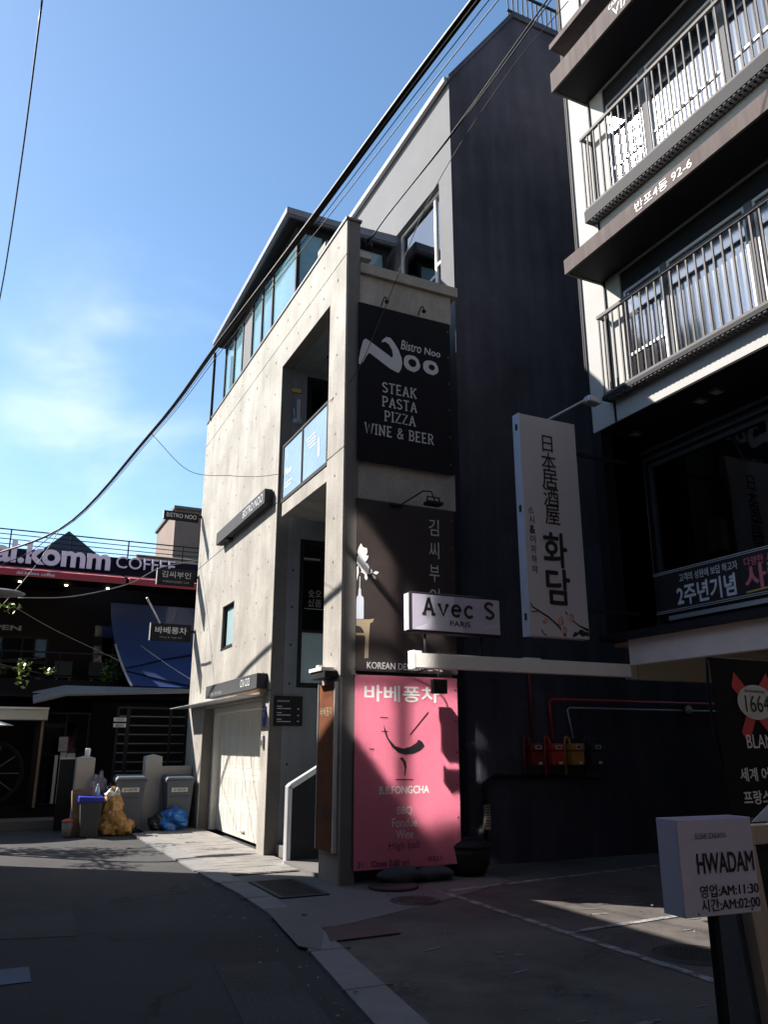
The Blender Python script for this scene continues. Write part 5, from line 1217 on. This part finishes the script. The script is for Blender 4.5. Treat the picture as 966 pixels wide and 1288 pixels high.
# sign board, letters, awnings
MB.K = 1.17
b = MB(); b.box(-7,4.6,19.20,19.32,5.42,5.84); sb = b.build('sign_board', 'cafe_board', cf)
b = MB(); text(b, 'dal.komm', 'Y', 19.16, .63, 5.755, .53, 2.80, .034, thick=.05); b.build('letters', 'letter', sb); b = MB(); text(b, 'COFFEE', 'Y', 19.16, 2.84, 5.72, .28, 1.36, .0, thick=.05); b.build('letters', 'letter', sb)
def awn(x0, x1):
    b = MB(); b.hexa([(x0,18.25,5.16),(x1,18.25,5.16),(x1,19.19,5.40),(x0,19.19,5.40)], [(x0,18.25,5.18),(x1,18.25,5.18),(x1,19.19,5.42),(x0,19.19,5.42)])
    a = b.build('awning', 'awning', cf)
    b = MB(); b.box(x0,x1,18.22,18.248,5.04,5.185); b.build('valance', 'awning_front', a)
    b = MB(); b.tube([(x1-.02,18.26,5.14),(x1-.02,19.15,5.36)], .02); b.build('awning_arm', 'dark_metal', a)
    return a
a1 = awn(-7, 2.30); a2 = awn(2.38, 3.95)
b = MB(); text(b, 'dal.komm coffee', 'Y', 18.219, .45, 5.11, .07, .75, .01); b.build('valance_lettering', 'letter', a1)
rl_ = MB()
for k in range(8): rl_.tube([(-7,19.9,5.62+.115*k),(4.9,19.9,5.62+.115*k)], .011 if k < 7 else .016, 6)
rl = rl_.build('roof_railing', 'dark_metal', cf)
for i in range(9): MB().box(-4.1+i*1.32-.015,-4.1+i*1.32+.015,19.885,19.915,5.42,6.42).build('railing_post', 'dark_metal', rl)
MB.K = 1.52
hr = thing('hipped_roof_house', 'house with a dark pyramid roof showing behind the cafe sign', 'house', (1.8,33,0))
b = MB(); b.add([(-.2,20.6,5.43),(2.9,20.6,5.43),(2.9,23.4,5.43),(-.2,23.4,5.43),(1.22,22.0,7.05)], [(0,1,4),(1,2,4),(2,3,4),(3,0,4),(3,2,1,0)]); b.build('roof', 'roof_dark', hr)
b = MB(); b.box(0,2.7,20.8,23.2,.6,5.42); b.build('wall', 'brick', hr)
MB.K = 1.17
b = MB()
for i in range(16):
    z = 5.43+i*.075; b.hexa([(3.0,20.4+i*.11,z),(5.6,20.4+i*.11,z),(5.6,20.53+i*.11,z),(3.0,20.53+i*.11,z)], [(3.0,20.4+i*.11,z+.05),(5.6,20.4+i*.11,z+.05),(5.6,20.53+i*.11,z+.09),(3.0,20.53+i*.11,z+.09)])
b.build('tiled_roof', 'tile_roof', cf)
for x in (.18, 1.2, 2.15): MB().lathe((x,20.3,5.28), [(.035,.0),(.035,.019)], 12).build('spot_lamp', 'lamp_on', cf)
b = MB(); text(b, 'OPEN', 'Y', 21.19, -.1, 4.32, .12, .9, .03, thick=.02); b.build('wall_letters', 'print_dim', cf)
MB.K = 1.0
# slatted gate beneath the lean-to
gt = thing('slatted_gate', 'black slatted metal gate beneath the lean-to roof', 'gate', (3.1,18.6,0))
f = frame_rect(MB(), 'Y', 18.58,18.62,2.42,3.95,.02,2.42,.05); f.box(2.62,2.70,18.58,18.62,.07,2.37); f.box(3.55,3.60,18.58,18.62,.07,2.37); f.build('frame', 'dark_metal', gt)
b = MB(); [b.box(2.47,3.9,18.585,18.60,.3+.19*k,.325+.19*k) for k in range(11)]; b.build('slats', 'rail_metal', gt)
b = MB(); b.box(2.36,2.62,18.56,18.575,2.10,2.18); b.box(2.36,2.62,18.56,18.575,1.98,2.06); nb = b.build('notice', 'label_white', gt); q = MB(); text(q, '주차금지', 'Y', 18.559, 2.49, 2.14, .05, .17, .01); text(q, '출입금지', 'Y', 18.559, 2.49, 2.02, .05, .17, .01); q.build('notice_lettering', 'print_black', nb)
# blue tarpaulin slope
MB.K = 1.17
bt_ = thing('tarpaulin_slope', 'blue tarpaulin slide wall sloping down beside the cafe terrace', 'tarpaulin', (3.3,19.2,2.8))
b = MB(); n = 12; vs = []
for j in range(n+1):
    v = j/n
    for i in range(n+1):
        u = i/n
        x = 2.26+.42*v**1.4 + u*2.1; yy = 20.3-1.6*v**2.4+.02*math.sin(7*u+5*v); vs.append((x, yy, 4.95-2.08*v))
b.add(vs, [(j*(n+1)+i, (j+1)*(n+1)+i, (j+1)*(n+1)+i+1, j*(n+1)+i+1) for j in range(n) for i in range(n)], True); b.build('sheet', 'blue_film', bt_)
def tp(u, v, d=.03): return (2.26+.42*v**1.4+u*2.1, 20.3-1.6*v**2.4-d, 4.95-2.08*v)
b = MB(); b.tube([tp(0,.80+0*.1),tp(.5,.66),tp(1,.55)], .022, 6); b.tube([tp(.0,.82),tp(.4,.93),tp(.7,1.0)], .022, 6); b.build('straps', 'cafe_board', bt_)
b = MB(); b.tube([tp(0,v/8,.02) for v in range(4, 9)], .03, 6); b.build('edge_rail', 'light_metal', bt_)
b = MB(); b.tube([tp(.28+.1*k,.5+.1*k,.04) for k in range(5)], .012, 6); b.build('cord', 'light_metal', bt_)
# terrace chairs
def chair(x, y, label):
    t = thing('terrace_chair', label, 'chair', (x,y,2.7), 'chairs on the cafe terrace')
    b = MB(); b.box(x-.2,x+.2,y-.2,y+.2,3.13,3.16); b.build('seat', 'char_box', t, .01); b = MB(); b.box(x-.2,x+.2,y+.18,y+.21,3.22,3.55); b.build('backrest', 'char_box', t, .01)
    for sx in (-1, 1):
        for sy in (-1, 1): MB().tube([(x+sx*.22,y+sy*.22,2.70),(x+sx*.13,y+sy*.13,3.13)], .014, 6).build('leg', 'light_metal', t)
    return t
c = chair(2.15, 20.6, 'terrace chair nearest the blue tarpaulin'); dup(c, (-.9,.1,0), 'terrace chair between the spot lit window and dark wall'); 
t = thing('terrace_rail', 'dark board rail along the front of the cafe terrace', 'railing', (0,19.7,2.7))
b = MB(); b.box(-7,2.5,19.62,19.66,2.72,3.02); b.build('board', 'cafe_dark', t); b = MB(); b.tube([(-7,19.64,3.62),(2.4,19.64,3.62)], .02, 6); [b.tube([(-6+i*1.2,19.64,3.0),(-6+i*1.2,19.64,3.62)], .014, 6) for i in range(8)]; b.build('bar', 'dark_metal', t)
def leafcloud(b, c, r, n, seed, s0=.05):
    rr = random.Random(seed)
    for _ in range(n):
        while True:
            p = Vector((rr.uniform(-1,1), rr.uniform(-1,1), rr.uniform(-1,1)))
            if p.length < 1: break
        p = Vector((c[0]+p.x*r[0], c[1]+p.y*r[1], c[2]+p.z*r[2])); s_ = s0*rr.uniform(.6,1.4)
        a = Vector((rr.gauss(0,1), rr.gauss(0,1), rr.gauss(0,.6))).normalized(); q = a.cross(Vector((rr.gauss(0,1), rr.gauss(0,1), rr.gauss(0,1)))).normalized()
        b.add([p-a*s_, p+q*s_*.5, p+a*s_, p-q*s_*.5], [(0,1,2,3)])
t = thing('ivy_planter', 'green leafy plant trough at the edge of the cafe terrace', 'plant', (2.35,19.9,2.9))
b = MB(); leafcloud(b, (2.36,19.9,3.25), (.26,.12,.34), 420, 4, .045); b.build('foliage', 'leaf', t); b = MB(); b.box(2.1,2.62,19.8,20.0,2.72,2.95); b.build('trough', 'black', t)
# brick tower behind
tw_ = thing('lift_tower', 'brown brick lift tower rising behind the cafe roof', 'tower', (4.1,23,0))
b = MB(); b.box(4.06,7.0,22.6,25.6,0,8.18); b.build('shaft', 'brick', tw_); b = MB(); b.box(4.0,7.1,22.52,25.7,8.182,8.27); b.build('coping', 'coping', tw_); b = MB(); b.tube([(5.0,23.4,8.27),(5.0,23.4,10.2)], .018); b.build('aerial', 'dark_metal', tw_)
MB.K = 1.0
# shop front clutter on the far left
t = thing('parasol', 'folded pale parasol canopy at the left edge by the shop front', 'parasol', (-.5,18.3,.16))
b = MB(); n = 12
b.add([(-.75,18.4,2.35)]+[(-.75+1.15*math.cos(6.283*k/n), 18.4+.8*math.sin(6.283*k/n), 1.99) for k in range(n)], [(0,1+k,1+(k+1) % n) for k in range(n)]); b.build('canopy', 'label_white', t); MB().tube([(-.75,18.4,.16),(-.75,18.4,2.36)], .022).build('pole', 'light_metal', t)
t = thing('wheel_ornament', 'dark spoked wheel leaning on the shop front at the left edge', 'wheel', (.1,18.9,.2))
b = MB(); b.tube([(.05+.62*math.cos(6.283*k/28), 18.95, 1.05+.62*math.sin(6.283*k/28)) for k in range(29)], .045, 8, cap=False); b.build('rim', 'cafe_brown', t)
b = MB(); [b.tube([(.05,18.95,1.05),(.05+.6*math.cos(6.283*k/10), 18.95, 1.05+.6*math.sin(6.283*k/10))], .012, 6) for k in range(10)]; b.build('spokes', 'rail_metal', t)
t = thing('menu_boards', 'stack of pale boards standing inside the glass shop door', 'boards', (1.5,19.22,.4))
b = MB(); b.box(1.30,1.36,19.18,19.24,.42,1.40); b.box(1.40,1.52,19.16,19.22,.42,1.46); b.box(1.535,1.70,19.18,19.23,.42,1.44); b.build('boards', 'pillar', t)
b = MB(); b.box(1.34,1.52,19.12,19.135,1.48,1.78); b.build('notice', 'bag_grey', t)
t = thing('side_screen', 'black screen panel standing between shop door and gate pillar', 'screen', (1.3,17.6,0))
b = MB(); b.box(1.30,1.58,17.64,17.70,.02,1.34); b.build('panel', 'black', t, .004); b = MB(); b.box(1.29,1.59,17.63,17.71,1.342,1.37); b.build('cap', 'light_metal', t)

# street tree on the left whose leafy twigs reach into the photo
t = thing('street_tree', 'small street tree with young bright leaves at the left edge before the cafe', 'tree', (-1.95,17.0,0))
b = MB(); b.tube(cat3([(-1.95,17.0,-.02),(-1.9,17.05,1.2),(-2.0,16.95,2.3),(-1.85,17.1,3.4),(-1.9,17.2,4.4)], 5), [.09-.0032*i for i in range(21)], 9)
rr = random.Random(5); tips = []
for k in range(13):
    z = 2.0+k*.2; a = rr.uniform(0, 6.28); l_ = rr.uniform(.7, 1.2)
    if k in (3, 7): a = rr.uniform(-.2, .5); l_ = 1.45
    e = (-1.95+l_*math.cos(a), 17.05+l_*math.sin(a)*.8, z+rr.uniform(.1,.5)); m_ = ((-1.95+e[0])/2, (17.05+e[1])/2, z+.32)
    b.tube(cat3([(-1.93,17.05,z),m_,e], 4), [.03-.0025*i for i in range(9)], 6); tips += [m_, e]
b.tube(cat3([(-1.9,17.05,2.5),(-.7,17.1,3.15),(.2,17.15,3.05),(.75,17.2,2.95)], 5), [.028-.0015*i for i in range(16)], 6)
b.build('trunk', 'bark', t)
b = MB()
for i, e in enumerate(tips): leafcloud(b, e, (.42,.36,.34), 70, 40+i, .055)
leafcloud(b, (.38,17.15,3.05), (.24,.2,.17), 34, 90, .05); leafcloud(b, (.40,17.15,2.78), (.12,.1,.14), 14, 93, .05); leafcloud(b, (.85,17.2,3.0), (.22,.15,.09), 16, 91, .05); leafcloud(b, (.05,17.2,4.2), (.22,.2,.12), 22, 92, .05)
b.build('crown', 'leaf_bright', t)
t = thing('street_lamp', 'grey street lamp head reaching in from the left edge before the cafe', 'street lamp', (-1.3,16.3,0))
b = MB(); b.tube(cat3([(-1.35,16.3,0),(-1.35,16.3,3.4),(-1.2,16.4,4.3),(-.5,16.5,4.42)], 6), .05, 8); b.build('pole', 'dark_metal', t)
b = MB(); b.blob((-.18,16.5,4.36),(.46,.15,.085),2,.0,20,8); b.build('head', 'stucco', t)

# ================================================================== OVERHEAD WIRES
def wire(label, pts, r, m='cable', n=7):
    b = MB(); b.tube(cat3(pts, n), r, 6); return tag(b.build('overhead_cable', m), label, 'cable', 'overhead cables')
MAIN = [Vector(p) for p in ((-1.2,23.5,6.25),(.83,18.5,6.21),(1.680,12.001,6.268),(1.956,8.859,6.377),(2.180,6.357,6.460),(2.406,3.627,6.560),(2.827,-0.350,6.654))]
def off(dx, dz): return [p+Vector((dx*(i/6+.15)*.55, 0, dz*(i/6+.15)*.55)) for i, p in enumerate(MAIN)]
wire('thickest black cable of the bundle crossing the sky', off(0,0), .022)
wire('second thick black cable lying right above the thickest one', off(.09,.05), .018)
wire('thin black cable of the bundle, a little apart on the lower side', off(.27,-.02), .005)
wire('very thin cable hanging under the bundle towards the cafe', off(.10,-.14), .004)
wire('twin cable running from the top of the photo down to the corner column', [(4.28,9.62,9.00),(4.33,9.50,9.02),(4.40,9.15,9.17),(4.72,7.7,9.66),(5.06,6,10.34),(5.8,2.5,11.8)], .012)
wire('second strand close beside the cable to the corner column', [(4.28,9.62,9.03),(4.34,9.50,9.05),(4.42,9.15,9.21),(4.76,7.7,9.70),(5.12,6,10.37),(5.9,2.5,11.85)], .009)
wire('thin cable slanting across the black banner to the column face', [(3.90,10.05,6.44),(4.05,9.42,6.66),(4.40,9.2,7.68),(4.66,8.2,9.02),(5.05,6.9,10.0),(5.4,6.0,10.5)], .006)
wire('thin cable sagging in front of the concrete wall to the glass balustrade', [(1.680,12.001,6.268),(2.45,12.7,5.98),(3.2,13.0,6.10),(3.6,12.6,6.02),(3.9,12.23,6.0)], .005)
wire('single thin black cable in the left corner of the sky', [(-.42,7,8.67),(-.50,9,8.55),(-.60,11,8.35),(-.70,12.5,8.2),(-.9,15,8.0)], .010)
wire('pale grey cable strung across the dark cafe front', [(.16,18,4.53),(1.2,18,4.64),(2.31,18,5.0),(3.0,18.1,5.45),(3.88,18.3,5.75)], .012, 'cable_grey')
wire('thin cable fanning down left from the bundle over the cafe sign', [(.83,18.5,6.21),(.3,18.3,5.6),(-.3,18.0,5.15),(-.8,17.8,4.8)], .010)
wire('thin cable falling steeply over the first awning', [(.83,18.5,6.21),(.55,18.1,5.5),(.2,18.0,4.85),(-.2,17.9,4.2)], .008)
wire('faint cable slanting down over the terrace windows', [(.1,18.0,4.35),(1.0,18.4,3.95),(2.5,19.0,3.4)], .006, 'cable_grey')
t = thing('cable_clamp', 'black cable clamp bolted on top of the corner column', 'clamp', (4.28,9.7,8.9))
b = MB(); b.box(4.20,4.40,9.66,9.74,8.92,9.0); b.lathe((4.25,9.64,8.98), [(.03,-.04),(.03,.04)], 12); b.lathe((4.35,9.64,8.96), [(.03,-.04),(.03,.04)], 12); b.build('body', 'black', t)

# ================================================================== HOUSES BESIDE AND BEHIND THE PHOTOGRAPHER (they shade the street)
def hull_obj(pts, name, m, parent):
    import bmesh
    bm = bmesh.new(); [bm.verts.new(p) for p in pts]
    r = bmesh.ops.convex_hull(bm, input=bm.verts)
    bmesh.ops.delete(bm, geom=[v for v in bm.verts if not v.link_faces], context='VERTS')
    bm.normal_update(); q = MB(); bm.verts.index_update()
    q.add([v.co[:] for v in bm.verts], [[v.index for v in f.verts] for f in bm.faces]); bm.free()
    return q.build(name, m, parent)
t = thing('street_house', 'plain plastered house along the near side of the street', 'house', (-3,0,0))
hull_obj([(-1.43,-14,8.45),(-1.43,15.1,8.45),(-1.43,15.75,8.1),(-1.43,15.97,6.5),(-2.97,15.85,4.0),(-2.97,15.85,0),(-2.2,-14,0),(-9,-14,0),(-9,15.85,0),(-9,15.85,8.1),(-9,-14,8.45)], 'wall', 'plaster', t)  # unseen; end corners shaped to set the shadow edge on street and column
b = MB(); b.box(-9,-1.5,-14,1.5,8.46,16); b.build('upper_shade_block', 'plaster', t)  # unseen block added to cut skylight over the street
f = MB(); f.box(-3.4,-1.5,1.55,1.91,8.46,9.30); f.box(-2.56,-2.41,1.86,1.93,9.4,13.5); f.box(-3.3,-1.55,1.86,1.93,11.60,11.74); f.box(-3.3,-1.55,1.86,1.93,11.15,11.30)
wf = f.build('reflector_window', 'black', t); wf['label'] = 'unseen mirrored rooftop window added to throw sun onto the banners'
b = MB(); b.prism([(-3.22,1.88,10.10),(-2.66,1.88,9.36),(-1.55,1.88,9.52),(-1.55,1.88,11.42),(-3.05,1.88,13.40),(-3.22,1.88,13.40)], (0,.008,0)); b.build('pane', 'mirror_glass', wf)  # mirror pane cut to shape the sun patches on the banners
t = thing('corner_house', 'brick house at the end of the street behind the photographer', 'house', (3,-9,0))
b = MB(); grid_wall(b, 'Y', -8.0, -7.7, (-12,18), (0,19), [(-6+i*4,-4+i*4,1.2+3*j,2.8+3*j) for i in range(5) for j in range(6)]); b.box(-12,18,-9,-8.5,0,19); b.box(-12,18,-8.9,-7.7,19,19.2); b.build('wall', 'opp_brick', t)
for i in range(5):
    for j in range(6):
        f = frame_rect(MB(), 'Y', -7.9,-7.85,-6+i*4,-4+i*4,1.2+3*j,2.8+3*j,.06); w_ = f.build('window', 'white_paint', t)
        b = MB(); pane_box(b, 'Y', -7.88,-5.94+i*4,-4.06+i*4,1.26+3*j,2.74+3*j); b.build('pane', 'glass_blue', w_)
